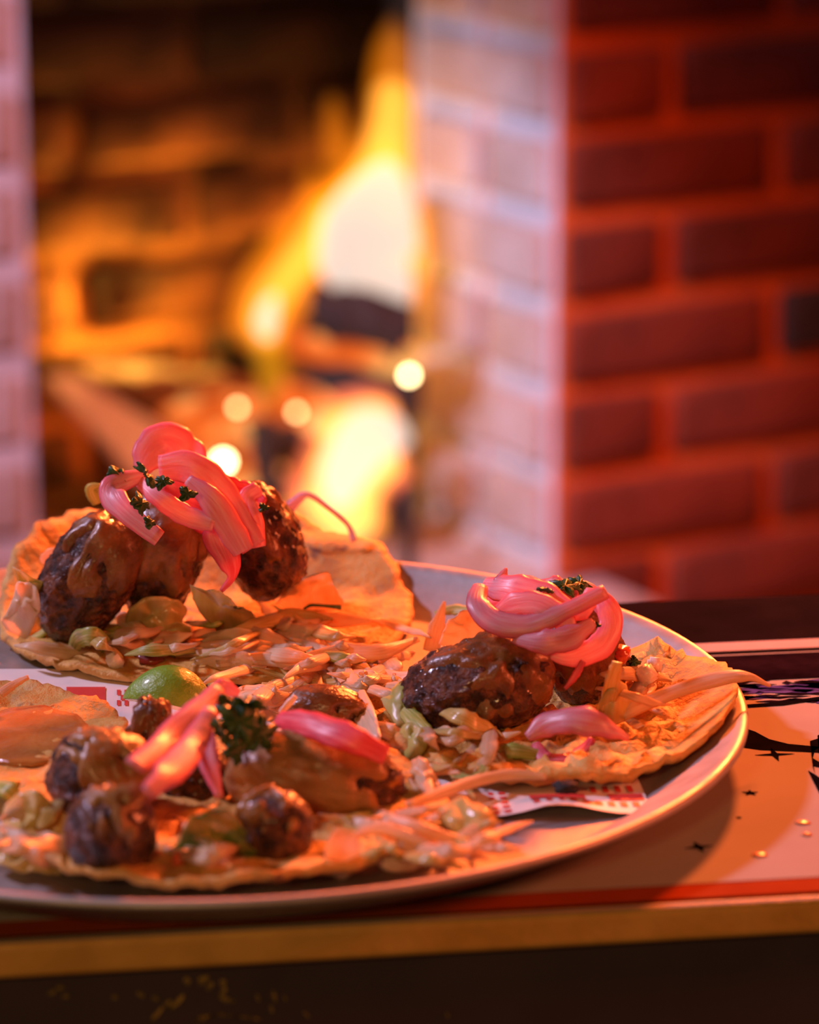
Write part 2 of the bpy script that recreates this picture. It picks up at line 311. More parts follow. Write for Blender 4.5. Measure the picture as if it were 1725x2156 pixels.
# left pier: narrow face turned to the window side
LP = Py(60, 600, 2.50); LP.z = 0
AP = R(-24); UL = Vector((-math.cos(AP), math.sin(AP), 0)); NL = Vector((-math.sin(AP), -math.cos(AP), 0))
V, Fc = box(LP + UL * .35 + UJ * .10 + Vector((0, 0, .55)), UL * .35, UJ * .10, Vector((0, 0, .55)))
wall_l = mesh('wall_left', V, Fc, 'grey_mortar', smooth=False, kind='structure', label='greyish pink brick pier across the opening from the pale jamb')
brick_wall(wall_l, LP + UL * .0, UL, NL, .70, .08, .98, 'grey_brick', lambda k, i: (HD if (k % 2 and i == 0) else ST), proud=.005, joint=.018)
# fire back, sooty
BK = CORN - NW * .40
V, Fc = box(BK - UW * .36 - NW * .05 + Vector((0, 0, .65)), UW * .44, NW * .05, Vector((0, 0, .65)))
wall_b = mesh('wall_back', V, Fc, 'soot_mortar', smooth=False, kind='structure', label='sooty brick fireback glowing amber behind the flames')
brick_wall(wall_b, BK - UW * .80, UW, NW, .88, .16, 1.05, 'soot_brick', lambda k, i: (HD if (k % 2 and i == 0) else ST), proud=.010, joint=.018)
# side and top of the firebox
V, Fc = box(LP - NW * .27 + UW * -.10 + Vector((0, 0, .65)), UW * .03, NW * .24, Vector((0, 0, .65)))
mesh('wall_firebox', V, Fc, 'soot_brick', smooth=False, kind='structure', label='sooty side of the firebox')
HZ = .295
V, Fc = box((CORN + LP) / 2 - NW * .14 + Vector((0, 0, HZ / 2)), UW * .27, NW * .27, Vector((0, 0, HZ / 2)))
mesh('hearth', V, Fc, 'hearth', smooth=False, kind='structure', label='raised stone hearth under the fire')
V, Fc = box((0, 1.4, -.02), (2.2, 0, 0), (0, 2.2, 0), (0, 0, .02))
mesh('floor', V, Fc, 'floor', smooth=False, kind='structure', label='dark floor boards')

# ================================================================== FIRE
FY = 2.80
def spine(pts, Y, n=40, rs=1.0, dr=0, y_amp=0):
    C = spline([Py(p[0], p[1], Y) for p in pts], n); rad = [max(.0006, (lerp_list([p[2] for p in pts], i / (n - 1)) * rs + dr) * pxm(Y)) for i in range(n)]
    return C, rad
def tongue(name, pts, m, parent, Y=FY, flat=.8, rs=1, dr=0, n=44, wob=.10):
    C, rad = spine(pts, Y, n, rs, dr)
    # round the ends
    for i in range(n):
        e = min(i, n - 1 - i) / 5.0
        if e < 1: rad[i] *= max(.03, math.sqrt(1 - (1 - e) ** 2))
    V, Fc = tube_geo(C, rad, 18, flat)
    V = [v + Vector((noise.noise(v * 22), noise.noise(v * 22 + Vector((7, 0, 0))), 0)) * rad[min(i // 18, n - 1)] * wob * 2.0 for i, v in enumerate(V)]
    return mesh(name, V, Fc, m, parent)
main = [(850, 680, 26), (826, 615, 78), (785, 525, 128), (792, 430, 112), (812, 340, 78), (824, 250, 60), (828, 160, 52), (829, 95, 42), (828, 28, 14)]
mainc = [(835, 672, 16), (820, 620, 56), (775, 548, 104), (778, 490, 106), (800, 415, 78), (818, 335, 26)]
left = [(575, 745, 34), (558, 690, 54), (566, 630, 62), (605, 580, 60), (660, 520, 66), (715, 450, 60), (760, 380, 40)]
leftm = [(570, 730, 18), (560, 690, 32), (568, 640, 34), (610, 580, 30), (680, 510, 44), (740, 440, 50)]
fl = empty('flame', Py(700, 700, FY), label='tall white-hot flame leaping up beside the pale jamb', cat='flame')
tongue('outer_tongue', main, 'f_outer', fl); tongue('middle_tongue', main[1:7], 'f_mid', fl, rs=.80); tongue('hot_core', mainc, 'f_core', fl, flat=.7, wob=.04)
tongue('outer_tongue', left, 'f_outer', fl, rs=1.42); tongue('middle_tongue', leftm, 'f_mid', fl, rs=1.3)
tongue('hot_core', [(566, 715, 8), (560, 685, 22), (566, 650, 18), (580, 620, 6)], 'f_core', fl, wob=.04)
tongue('outer_tongue', [(750, 430, 50), (722, 350, 42), (705, 270, 27), (698, 195, 12)], 'f_outer', fl, rs=1.2)
tongue('outer_tongue', [(700, 490, 48), (660, 405, 32), (640, 330, 10)], 'f_outer', fl)
tongue('outer_tongue', [(875, 660, 20), (885, 600, 26), (880, 520, 26), (872, 430, 22)], 'f_outer', fl)
tongue('outer_tongue', [(590, 860, 22), (572, 800, 36), (565, 740, 38), (570, 690, 24)], 'f_yellow', fl, rs=1.05)
fl2 = empty('flame', Py(760, 1140, 2.72), label='low pinkish white flame licking over the glowing logs', cat='flame')
low = [(800, 1130, 30), (740, 1080, 75), (735, 1010, 82), (770, 940, 100), (810, 900, 72), (850, 885, 30)]
tongue('outer_tongue', low, 'f_glow', fl2, 2.72, rs=1.5); tongue('middle_tongue', low, 'f_mid', fl2, 2.72, rs=1.05)
tongue('hot_core', [(712, 1070, 24), (722, 1010, 50), (745, 960, 60), (780, 920, 64), (830, 920, 46), (866, 925, 14)], 'f_core', fl2, 2.72, wob=.05, flat=.6)
tongue('outer_tongue', [(585, 1060, 20), (640, 1050, 46), (700, 1080, 56), (760, 1110, 40)], 'f_glow', fl2, 2.70, rs=1.1)
tongue('middle_tongue', [(610, 1065, 16), (650, 1060, 32), (700, 1085, 30)], 'f_mid', fl2, 2.70)
point('fire_glow', Py(620, 640, FY + .08), .5, (1.0, .36, .055), .06)
point('fire_glow_low', Py(235, 620, FY + .14), 11, (1.0, .42, .05), .05)
# grate: sloping grey side plate, bars, feet
gr = empty('fire_grate', Py(480, 1130, 2.74), label='grey iron fire grate with a sloping side plate', cat='grate')
pl = [Py(90, 798, 2.68), Py(150, 800, 2.72), Py(460, 985, 2.74), Py(300, 1030, 2.66)]
nn = (pl[1] - pl[0]).cross(pl[3] - pl[0]).normalized() * .006
mesh('side_plate', pl + [p - nn for p in pl], [(0, 1, 2, 3), (7, 6, 5, 4), (0, 4, 5, 1), (1, 5, 6, 2), (2, 6, 7, 3), (3, 7, 4, 0)], 'iron', gr, smooth=False)
for i in range(2, 6):
    C = spline([Py(330 + i * 4, 1000 + i * 9, 2.68 + i * .045), Py(880, 1030 + i * 4, 2.68 + i * .045)], 8); mesh('grate_bar', *tube_geo(C, [.006] * 8, 8), 'char', gr)
for (x, y) in ((360, 2.68), (360, 2.88), (860, 2.68), (830, 2.88)):
    p = Py(x, 1020, y); q = p.copy(); q.z = HZ; mesh('leg', *tube_geo(spline([p, q], 4), [.007] * 4, 8), 'char', gr)
# logs
def log(name, a, b, r, m, seed, label, grp=None):
    a, b = Vector(a), Vector(b); C = spline([a, a.lerp(b, .5) + Vector((0, 0, r * .15)), b], 18); V, Fc = tube_geo(C, [r * (1 + .18 * noise.noise(Vector((i * .5, seed, 0)))) for i in range(18)], 16)
    V = [v + Vector((noise.noise(v * 45 + Vector((seed, 0, 0))), noise.noise(v * 45 + Vector((0, seed, 0))), noise.noise(v * 45))) * r * .35 for v in V]
    return mesh(name, V, Fc, m, label=label, cat='log', group=grp)
log('charred_log', Py(655, 645, 2.72), Py(850, 705, 2.72), .021, 'char', 1, 'black charred log leaning under the tall flame')
log('glowing_log', Py(610, 712, 2.80), Py(880, 770, 2.78), .016, 'ember', 2, 'red glowing log below the black charred log')
log('charred_log', Py(640, 820, 2.78), Py(885, 835, 2.78), .020, 'char', 3, 'dark olive burnt log lying over the low flame')
log('charred_log', Py(510, 760, 2.84), Py(500, 735, 2.9), .018, 'char', 4, 'short burnt log end by the foot of the tall flame')
log('charred_log', Py(545, 890, 2.68), Py(560, 1010, 2.68), .012, 'char', 5, 'upright burnt stick standing between the embers')
log('glowing_log', Py(590, 845, 2.76), Py(700, 880, 2.74), .016, 'ember', 6, 'bright orange glowing log end above the low flame')
log('glowing_log', Py(230, 850, 2.80), Py(545, 835, 2.80), .017, 'ember_dim', 7, 'long dull red log resting on the side plate')
log('glowing_log', Py(360, 900, 2.76), Py(545, 880, 2.74), .020, 'ember', 8, 'orange glowing log over the dull red log')
log('charred_log', Py(600, 935, 2.74), Py(640, 960, 2.72), .018, 'char', 9, 'burnt log stump beside the low white flame')
log('ash_log', Py(170, 800, 2.9), Py(480, 810, 2.92), .013, 'hearth', 10, 'pale ash covered log at the back of the grate')
D0, SF = sphere_dirs(10, 7)
def lump(name, c, r, m, seed, amp=.3, **k):
    V = [Vector(c) + Vector((d.x * r[0], d.y * r[1], d.z * r[2])) * (1 + amp * noise.noise(d * 1.7 + Vector((seed * 3.3, seed, 0)))) for d in D0]
    return mesh(name, V, SF, m, **k)
rc = random.Random(5)
for i in range(22):
    x = rc.uniform(330, 640); y = 1000 - rc.uniform(0, 90); Y = rc.uniform(2.74, 2.88)
    hot = x > 420 and rc.random() < .65
    mk = 'ember' if hot else ('ember_dim' if rc.random() < .6 else 'char')
    lump('coal', Py(x, y + (2.8 - Y) * 150, Y), [rc.uniform(.012, .02) for _ in range(3)], mk, i, label={'ember': 'bright orange glowing coal in the ember bed', 'ember_dim': 'dull red coal in the ember bed', 'char': 'black unlit coal in the ember bed'}[mk], cat='coal', group='coals in the grate')
for i, (x, y, r, t) in enumerate(((862, 790, .0035, 'white-hot ember on the dark log by the jamb'), (500, 858, .0030, 'white-hot ember at the end of the orange log'), (470, 972, .0055, 'white-hot ember low in the grate behind the pink onion'), (625, 868, .0030, 'white-hot ember on the bright log end'), (780, 745, .004, 'small amber ember under the charred log'))):
    lump('ember', Py(x, y, 2.66 if i != 4 else 2.76), (r, r, r), ('spark', 'spark_dim', 'spark', 'spark_dim', 'ember')[i], i, .1, label=t, cat='ember')

# ================================================================== TABLE
TY = R(8.2); TU = Vector((math.cos(TY), math.sin(TY), 0)); TV = Vector((-math.sin(TY), math.cos(TY), 0))
TO = Pz(430, 1958, TABLE); DEP = .283; WID = .52
tb = empty('counter_table', Vector((TO.x, TO.y + .14, 0)), label='narrow black table with printed top and amber wood edging', cat='table'); WL[tb.name] = Vector(tb.location)
ctr = TO + TV * (DEP / 2) + TU * .09; ctr.z = 0
V, Fc = box(ctr + Vector((0, 0, TABLE - .006)), TU * WID, TV * (DEP / 2 - .003), (0, 0, .006)); mesh('table_top', V, Fc, 'table', tb, smooth=False)
V, Fc = box(TO + TU * .09 + TV * .0005 + Vector((0, 0, -.0052)), TU * WID, TV * .0025, (0, 0, .0050)); ed = mesh('wood_edging', V, Fc, 'wood', tb, smooth=False)
md = ed.modifiers.new('b', 'BEVEL'); md.width = .0018; md.segments = 3
fp = TO + TU * .09 + TV * .010; fp.z = (TABLE - .012) / 2
V, Fc = box(fp, TU * (WID - .01), TV * .006, (0, 0, (TABLE - .012) / 2)); mesh('front_panel', V, Fc, 'panel', tb, smooth=False)
for s in (-1, 1):
    p = ctr + TU * (s * (WID - .02)) + Vector((0, 0, (TABLE - .012) / 2)); V, Fc = box(p, TU * .008, TV * (DEP / 2 - .02), (0, 0, (TABLE - .012) / 2)); mesh('side_panel', V, Fc, 'panel', tb, smooth=False)
p = ctr + TV * (DEP / 2 - .012) + Vector((0, 0, (TABLE - .012) / 2)); V, Fc = box(p, TU * (WID - .01), TV * .006, (0, 0, (TABLE - .012) / 2)); mesh('back_panel', V, Fc, 'panel', tb, smooth=False)
def flat(name, pts, z, m, parent, thick=.0002):
    n = len(pts); V = [Pz(x, y, z) for x, y in pts]; V2 = [v - Vector((0, 0, thick)) for v in V]
    Fc = [tuple(range(n)), tuple(range(2 * n - 1, n - 1, -1))] + [(i, n + i, n + (i + 1) % n, (i + 1) % n) for i in range(n)]
    return mesh(name, V + V2, Fc, m, parent, smooth=False)
def strip(name, y_a, y_b, z, m, u0=-.5, u1=.6):      # stripe along the table, given by the photo heights where it crosses x = 1600
    a = Pz(1600, y_a, z); b = Pz(1600, y_b, z); va = (a - TO).dot(TV); vb = (b - TO).dot(TV)
    c = TO + TU * ((u0 + u1) / 2) + TV * ((va + vb) / 2); c.z = z
    V, Fc = box(c, TU * ((u1 - u0) / 2 - .01), TV * abs(va - vb) / 2, (0, 0, .0001)); return mesh(name, V, Fc, m, tb, smooth=False)
z1, z2 = TABLE + .0003, TABLE + .0006
strip('print_field', 1376, 1853, z1, 'print'); strip('pale_border', 1350, 1368, z1, 'p_cream'); strip('orange_border', 1855, 1884, z1, 'p_orange')
strip('thin_line', 1894, 1899, z1, 'print'); 
strip('dark_band', 1378, 1432, z2, 'p_dark')
def star(cx, cy, r, rot=0, k=5, sq=.42, fat=.36):
    c = Pz(cx, cy, z2); s = r * pxm(c.y); out = []
    for i in range(2 * k):
        a = rot + math.pi * i / k; rr = s if i % 2 == 0 else s * fat; out.append(Vector((c.x + rr * math.cos(a), c.y + rr * math.sin(a), z2)))
    return out
def poly3(name, V, m, parent, thick=.0001):
    n = len(V); V2 = [v - Vector((0, 0, thick)) for v in V]; Fc = [tuple(range(n)), tuple(range(2 * n - 1, n - 1, -1))] + [(i, n + i, n + (i + 1) % n, (i + 1) % n) for i in range(n)]
    return mesh(name, V + V2, Fc, m, parent, smooth=False)
for (x, y, r, a, k, ft) in ((1472, 1783, 34, .25, 4, .30), (1580, 1669, 19, .3, 5, .42), (1556, 1721, 7, 0, 5, .5), (1632, 1588, 44, .1, 4, .22)):
    poly3('printed_star', star(x, y, r, a, k, fat=ft), 'p_black', tb)
flat('printed_wing', [(1560, 1530), (1590, 1540), (1620, 1556), (1660, 1566), (1725, 1572), (1725, 1584), (1690, 1582), (1640, 1580), (1600, 1578), (1560, 1572)], z2, 'p_black', tb, .0001)
fx = [(1702, 1560), (1725, 1553), (1725, 1572), (1712, 1580), (1708, 1596), (1725, 1606), (1725, 1616), (1708, 1612), (1712, 1628), (1725, 1640), (1725, 1668), (1712, 1644), (1700, 1626), (1696, 1604), (1698, 1580)]
flat('printed_figure', [(x + 4, y) for x, y in fx[:9]] , z2, 'p_black', tb, .0001); flat('printed_figure', [(1702, 1622), (1716, 1630), (1790, 1680), (1790, 1720), (1725, 1668)], z2, 'p_black', tb, .0001)
flat('printed_figure', [(1722, 1548), (1800, 1520), (1800, 1640), (1760, 1600), (1724, 1584)], z2, 'p_black', tb, .0001)
rs = random.Random(3)
for i in range(60):            # hatched scenery printed near the far border
    x = rs.uniform(1470, 1760); y = rs.uniform(1430, 1480); L = rs.uniform(18, 90); t = rs.uniform(2, 7)
    if y > 1465: L *= 1.3
    flat('printed_hatch', [(x, y), (x + L * .4, y - t * .8), (x + L, y - rs.uniform(0, 3)), (x + L * .6, y + t * .5)], z2, 'p_violet' if rs.random() < .3 else 'p_dark', tb, .0001)
flat('printed_ground', [(1530, 1452), (1600, 1446), (1680, 1440), (1760, 1434), (1760, 1452), (1700, 1460), (1620, 1458), (1540, 1462)], z2, 'p_violet', tb, .0001)
flat('printed_ground', [(1560, 1484), (1640, 1478), (1760, 1462), (1760, 1467), (1650, 1484), (1565, 1489)], z2 + .0001, 'p_black', tb, .0001)
# worn gold marks low on the front panel
gp0 = fp - TV * .0062
def gold(pts):
    n = len(pts); V = [Ppl(x, y, gp0, TV) for x, y in pts]; V2 = [v - TV * .0004 for v in V]
    mesh('worn_gold_mark', V2 + V, [tuple(range(n)), tuple(range(2 * n - 1, n - 1, -1))] + [(i, n + i, n + (i + 1) % n, (i + 1) % n) for i in range(n)], 'gold', tb, smooth=False)
for (x, y, L, a, t) in ((112, 2088, 30, -.2, 8), (128, 2078, 26, -.1, 7), (140, 2096, 22, -.1, 7), (242, 2098, 14, 0, 8), (298, 2094, 20, .3, 9), (328, 2101, 16, .2, 8), (330, 2135, 40, -.9, 9), (372, 2110, 46, -.8, 11), (352, 2112, 20, -.7, 9), (395, 2065, 16, .6, 14), (428, 2062, 26, -.4, 16), (442, 2075, 20, -.9, 10), (470, 2070, 16, 1.3, 14), (478, 2104, 36, .15, 11), (470, 2088, 22, -1, 9), (543, 2100, 14, 1.2, 7), (578, 2098, 24, 1.3, 8), (572, 2124, 14, 1.2, 8), (600, 2100, 10, 1.2, 6), (646, 2136, 16, .7, 6), (430, 2142, 40, -.3, 9), (470, 2136, 40, .1, 4), (520, 2142, 60, .1, 4), (942, 2136, 10, 1, 5)):
    ca, sa = math.cos(a), math.sin(a); pp = [(-.5, -.3), (-.2, -.5), (.5, -.2), (.4, .4), (-.1, .5), (-.5, .3)]
    gold([(x + L * u * ca - t * v * sa, y + L * u * sa + t * v * ca) for u, v in pp])
for (x, y, r, t) in ((1600, 1800, .0016, 'large'), (1698, 1757, .0011, 'small'), (1690, 1732, .0016, 'flat')):
    c = Pz(x, y, TABLE + .0006); lump('sauce_drip', c, (r * 1.4, r, .0005), 'drip', x, .3, label=t + ' dried sauce drip on the printed table top', cat='sauce drip', group='sauce drips')

# ================================================================== PAN
PC = Vector((-.0626, .961, 0))
prof = [(0, .7532), (.1395, .7532), (.1415, .7537), (.1600, .7645), (.1625, .7662), (.1640, .7664), (.1650, .7656), (.1650, .7642), (.1640, .7634), (.1618, .7636), (.1440, .7526), (.1405, .7510), (0, .7508)]
V = []; Fc = []; K = 160
for r, z in prof[1:-1]:
    for q in range(K): a = 2 * math.pi * q / K; V.append((PC.x + r * math.cos(a), PC.y + r * math.sin(a), z))
V += [(PC.x, PC.y, prof[0][1]), (PC.x, PC.y, prof[-1][1])]; n = len(prof) - 2
for i in range(n - 1):
    for q in range(K): Fc.append((i * K + q, i * K + (q + 1) % K, (i + 1) * K + (q + 1) % K, (i + 1) * K + q))
for q in range(K): Fc.append((n * K, q, (q + 1) % K)); Fc.append((n * K + 1, (n - 1) * K + (q + 1) % K, (n - 1) * K + q))
mesh('pizza_pan', V, Fc, 'pan', label='round shallow aluminium pan holding all the tacos', cat='pan')
# paper liner: white sheet with red check printing, one child square each
def liner():
    rt = empty('paper_liner', F(700, 1560, 0), label='white food paper with red check print under the tortillas', cat='paper'); WL[rt.name] = Vector(rt.location)
    a = F(1376, 1712, .0007); b = F(1350, 1660, .0007)
    e1 = (F(1030, 1722, .0007) - a); e1 = e1.normalized(); e2 = Vector((-e1.y, e1.x, 0)); e2 = e2 if e2.y > 0 else -e2
    def Q(s, t, dz=0):
        bulge = .0035 * math.exp(-((s - .027) / .012) ** 2) * math.exp(-(t / .012) ** 2)
        return a + e1 * s + e2 * t + Vector((0, 0, bulge + dz))
    W, Hh = .205, .125; nx, ny = 60, 24
    V = [Q(W * i / nx, Hh * j / ny + (.0007 * noise.noise(Vector((i * .6, 0, 0))) if j == 0 else 0)) for j in range(ny + 1) for i in range(nx + 1)]; n0 = len(V); V += [v - Vector((0, 0, .0002)) for v in V]
    Fc = []
    for j in range(ny):
        for i in range(nx):
            q = j * (nx + 1) + i; Fc += [(q, q + 1, q + nx + 2, q + nx + 1), (n0 + q, n0 + q + nx + 1, n0 + q + nx + 2, n0 + q + 1)]
    mesh('paper_sheet', V, Fc, 'liner_white', rt)
    def sq(s0, s1, t0, t1):
        m = 5; V = [Q(s0 + (s1 - s0) * i / m, t0 + (t1 - t0) * j / m, .00025) for j in range(m + 1) for i in range(m + 1)]
        Fc = [(j * (m + 1) + i, j * (m + 1) + i + 1, (j + 1) * (m + 1) + i + 1, (j + 1) * (m + 1) + i) for j in range(m) for i in range(m)]
        mesh('red_check', V, Fc, 'liner_red', rt)
    for k in range(9): s = .0030 + k * .0036; sq(s, s + .0019, .0050, .0090)      # row of little blocks
    sq(.001, .011, .0105, .016); sq(.018, .034, .0105, .016)
    for k in range(4): sq(.003 + k * .0036, .0047 + k * .0036, .0175, .023)
    for k in range(5): sq(.0405, .0425, .0015 + k * .0042, .0037 + k * .0042); sq(.0440, .0455, .0015 + k * .0042, .0037 + k * .0042)
    # the far left patch
    def chk(x0, x1, y0, y1): 
        pts = [F(x, y, .0010) for x, y in ((x0, y1), (x1, y1), (x1, y0), (x0, y0))]
        mesh('red_check', pts, [(0, 1, 2, 3)], 'liner_red', rt)
    chk(140, 222, 1446, 1484)
    for r_ in range(3):
        for c_ in range(2): chk(246 + c_ * 16 + (r_ % 2) * 8, 254 + c_ * 16 + (r_ % 2) * 8, 1452 + r_ * 11, 1463 + r_ * 11)
    V, Fc = box(F(170, 1470, .0005), (.03, 0, 0), (0, .03, 0), (0, 0, .0001)); mesh('paper_sheet', V, Fc, 'liner_white', rt, smooth=False)
liner()

# ================================================================== TORTILLAS
TORT = {}
def tortilla(key, c, r, lift, seed, label, rough=1.0, z0=.0015, tilt=(0, 0)):
    nr, na = 24, 150; V = []; th = .0030
    def top(u, a):
        rr = r * (1 + .020 * noise.noise(Vector((math.cos(a) * 3, math.sin(a) * 3, seed))) + .018 * noise.noise(Vector((math.cos(a) * 9, math.sin(a) * 9, seed + 4))) + .018 * noise.noise(Vector((math.cos(a) * 24, math.sin(a) * 24, seed + 9)))) * u
        x = c.x + rr * math.cos(a); y = c.y + rr * math.sin(a)
        z = FLOORZ + z0 + th + lift(u, a) + .0022 * rough * u * noise.noise(Vector((x * 70, y * 70, seed))) + .0014 * rough * noise.noise(Vector((x * 190, y * 190, seed))) + .0009 * rough * noise.noise(Vector((x * 420, y * 420, seed)))
        z += (x - c.x) * tilt[0] + (y - c.y) * tilt[1]
        # never below what carries it: pan floor, then the sloping pan wall
        pr = math.hypot(x - PC.x, y - PC.y); zmin = FLOORZ + .0012 + th + (max(0, min(pr, .1645) - .1405) * .60)
        return Vector((x, y, max(z, zmin)))
    T = [top(0, 0)] + [top(j / nr, 2 * math.pi * i / na) for j in range(1, nr + 1) for i in range(na)]
    B = [v - Vector((0, 0, th * (1 if k < 1 + (nr - 1) * na else .75))) for k, v in enumerate(T)]; n0 = len(T); V = T + B; Fc = []
    for i in range(na):
        Fc.append((0, 1 + i, 1 + (i + 1) % na)); Fc.append((n0, n0 + 1 + (i + 1) % na, n0 + 1 + i))
    for j in range(nr - 1):
        a = 1 + j * na; b = a + na
        for i in range(na):
            k = (i + 1) % na; Fc.append((a + i, b + i, b + k, a + k)); Fc.append((n0 + a + i, n0 + a + k, n0 + b + k, n0 + b + i))
    a = 1 + (nr - 1) * na
    for i in range(na): k = (i + 1) % na; Fc.append((a + i, n0 + a + i, n0 + a + k, a + k))
    return mesh('tortilla', V, Fc, 'tortilla', label=label, cat='tortilla', group='corn tortillas on the pan')
def bumpf(a, a0, wd): 
    d = (a - a0 + math.pi) % (2 * math.pi) - math.pi; return math.exp(-(d / wd) ** 2)
cB = Vector((F(430, 1320).x + .001, 1.078, 0)); rB = .0700
tortilla('back', cB, rB, lambda u, a: u ** 3 * (.018 * bumpf(a, R(66), .36) + .014 * bumpf(a, R(118), .6) + .016 * bumpf(a, R(150), .5) + .004 * bumpf(a, R(20), .5)), 1, 'browned corn tortilla propped on the far rim under the tall pile of meat')
cR = Vector((F(1200, 1530).x, .968, 0)); rR = .0575
cR.x = F(1546, 1510).x - rR - .001
tortilla('right', cR, rR, lambda u, a: u ** 3 * (.006 * bumpf(a, R(48), .45) + .001), 2, 'greenish yellow corn tortilla with bumpy edge beside the bare pan rim', 2.0, z0=.003)
cF = Vector((F(480, 1740).x, .8835, 0)); rF = .0625
tortilla('front', cF, rF, lambda u, a: u ** 4 * (.002 + .003 * bumpf(a, R(-70), .8)), 3, 'corn tortilla at the pan edge over the table front, under two sauced meat piles', z0=.003)
cL = Vector((F(280, 1550).x - .049, .944, 0)); rL = .049
tortilla('left', cL, rL, lambda u, a: u ** 3 * .003, 4, 'glossy sauce-wet tortilla beside the lime wedge', z0=.0025)

# ================================================================== MEAT
DK, SK = sphere_dirs(92, 64)
SHELL = []
def kofta(px, py, Y, hl, hw, ang, depth, seed, label, sauce=.12, top=(-.2, -.45, .85), lumpy=1.0, sm='sauce'):
    c = Py(px, py, Y); s = pxm(Y); a = -R(ang)
    # image-plane frame turned upright: x right, z up, y away
    ex = Vector((math.cos(a), 0, math.sin(a))); ez = Vector((-math.sin(a), 0, math.cos(a))); ey = Vector((0, 1, 0))
    A, B, D = hl * s, hw * s, depth * s
    def rad(d):
        x = 1 + lumpy * (.085 * noise.noise(d * 1.6 + Vector((seed * 5.1, 0, 0))) + .045 * noise.noise(d * 4.5 + Vector((0, seed * 2.2, 0))) + .040 * noise.noise(d * 9 + Vector((seed, 0, 3))) - .030 * abs(noise.noise(d * 15 + Vector((seed, 0, 3)))) + .020 * noise.noise(d * 26 + Vector((seed, 0, 3))))
        return x
    def pos(d, k=1.0):
        q = 1.0 / (abs(d.x) ** 2.3 + abs(d.y) ** 2.3 + abs(d.z) ** 2.3) ** (1 / 2.3)
        return c + (ex * (d.x * A) + ey * (d.y * D) + ez * (d.z * B)) * (q * k)
    V = [pos(d, rad(d)) for d in DK]
    zb = min(v.z for v in V); rt = empty('meat_piece', (c.x, c.y, zb), label=label, cat='meat', group='grilled meat pieces on the tacos'); WL[rt.name] = Vector(rt.location)
    mesh('meat', V, SK, 'kofta', rt)
    if sauce is not None:
        tp = Vector(top).normalized(); SV = []
        for d in DK:
            wdir = (ex * d.x + ey * d.y + ez * d.z).normalized()
            m = wdir.dot(tp) * .75 - .32 + sauce + .55 * noise.noise(Vector((d.x * 2.2, d.y * 2.2, d.z * 1.2)) + Vector((seed * 9.7, 2, 0))) + .30 * noise.noise(Vector((wdir.x * 5.5, wdir.y * 5.5, wdir.z * 2.5)) + Vector((0, seed, 0)))
            m = max(-1.6, min(1, m * 4)); off = .0016 * m
            ln = (pos(d) - c).length
            SV.append(pos(d, .55 * rad(d) + .45 * (1 + .07 * lumpy * noise.noise(d * 1.6 + Vector((seed * 5.1, 0, 0)))) + off / ln + .004))
        mesh('sauce', SV, SK, sm, rt, label='brown sauce draped over the meat')
    SHELL.append((c, ex, ey, ez, A, D, B)); return rt
kofta(188, 1212, 1.050, 150, 94, -56, 95, 1, 'tall leaning meat piece glinting white on the tortilla by the far rim', -.10, (.55, -.45, .75))
kofta(345, 1165, 1.058, 140, 88, -75, 90, 2, 'meat piece coated in brown sauce in the middle of the tall pile', .22, (0, -.6, .7))
kofta(545, 1142, 1.066, 125, 92, 64, 90, 3, 'dark red meat piece with wet glints under the hanging onion', -.22)
kofta(425, 1090, 1.090, 110, 80, -5, 80, 4, 'meat piece hidden behind the onion heap of the tall pile', .2)
kofta(1003, 1450, .962, 166, 104, -16, 115, 5, 'large charred meat piece with glossy top beneath pink onion tangle', -.02, (.45, -.25, .9), 1.15)
kofta(1228, 1385, .985, 112, 84, 68, 80, 6, 'small saucy meat piece behind the large charred piece', .35, (0, -.5, .8))
kofta(1120, 1335, 1.012, 100, 70, 0, 70, 7, 'meat piece beneath the pink onion tangle and cilantro', .2)
kofta(215, 1640, .884, 118, 108, 10, 105, 8, 'round dark meat piece with big white glints next to the lime', -.02, (.5, -.4, .7), .9, 'tan_sauce')
kofta(234, 1752, .841, 100, 104, 0, 95, 9, 'round browned meat ball at the pan rim under pink onion strips', -.22, (.3, -.2, .9), .8, 'tan_sauce')
kofta(668, 1640, .893, 188, 92, 6, 100, 10, 'long meat piece blanketed with tan sauce, red at one end', .24, (-.35, -.55, .75), 1.0, 'tan_sauce')
kofta(578, 1745, .852, 84, 82, 0, 80, 11, 'small dark meat ball under the tan sauced long piece', -.25, (-.3, -.3, .9), 1.0, 'tan_sauce')
kofta(415, 1650, .902, 85, 88, 0, 70, 21, 'added dark meat piece filling the shaded gap between the tan sauced piles', None)  # extra piece added to keep the gap between the piles dark
kofta(690, 1492, .955, 80, 40, 6, 50, 12, 'sauced meat bit half hidden behind the tan sauced pile', .30)
kofta(322, 1535, .925, 48, 62, 0, 50, 13, 'red meat bit in front of the lime wedge', -.1)

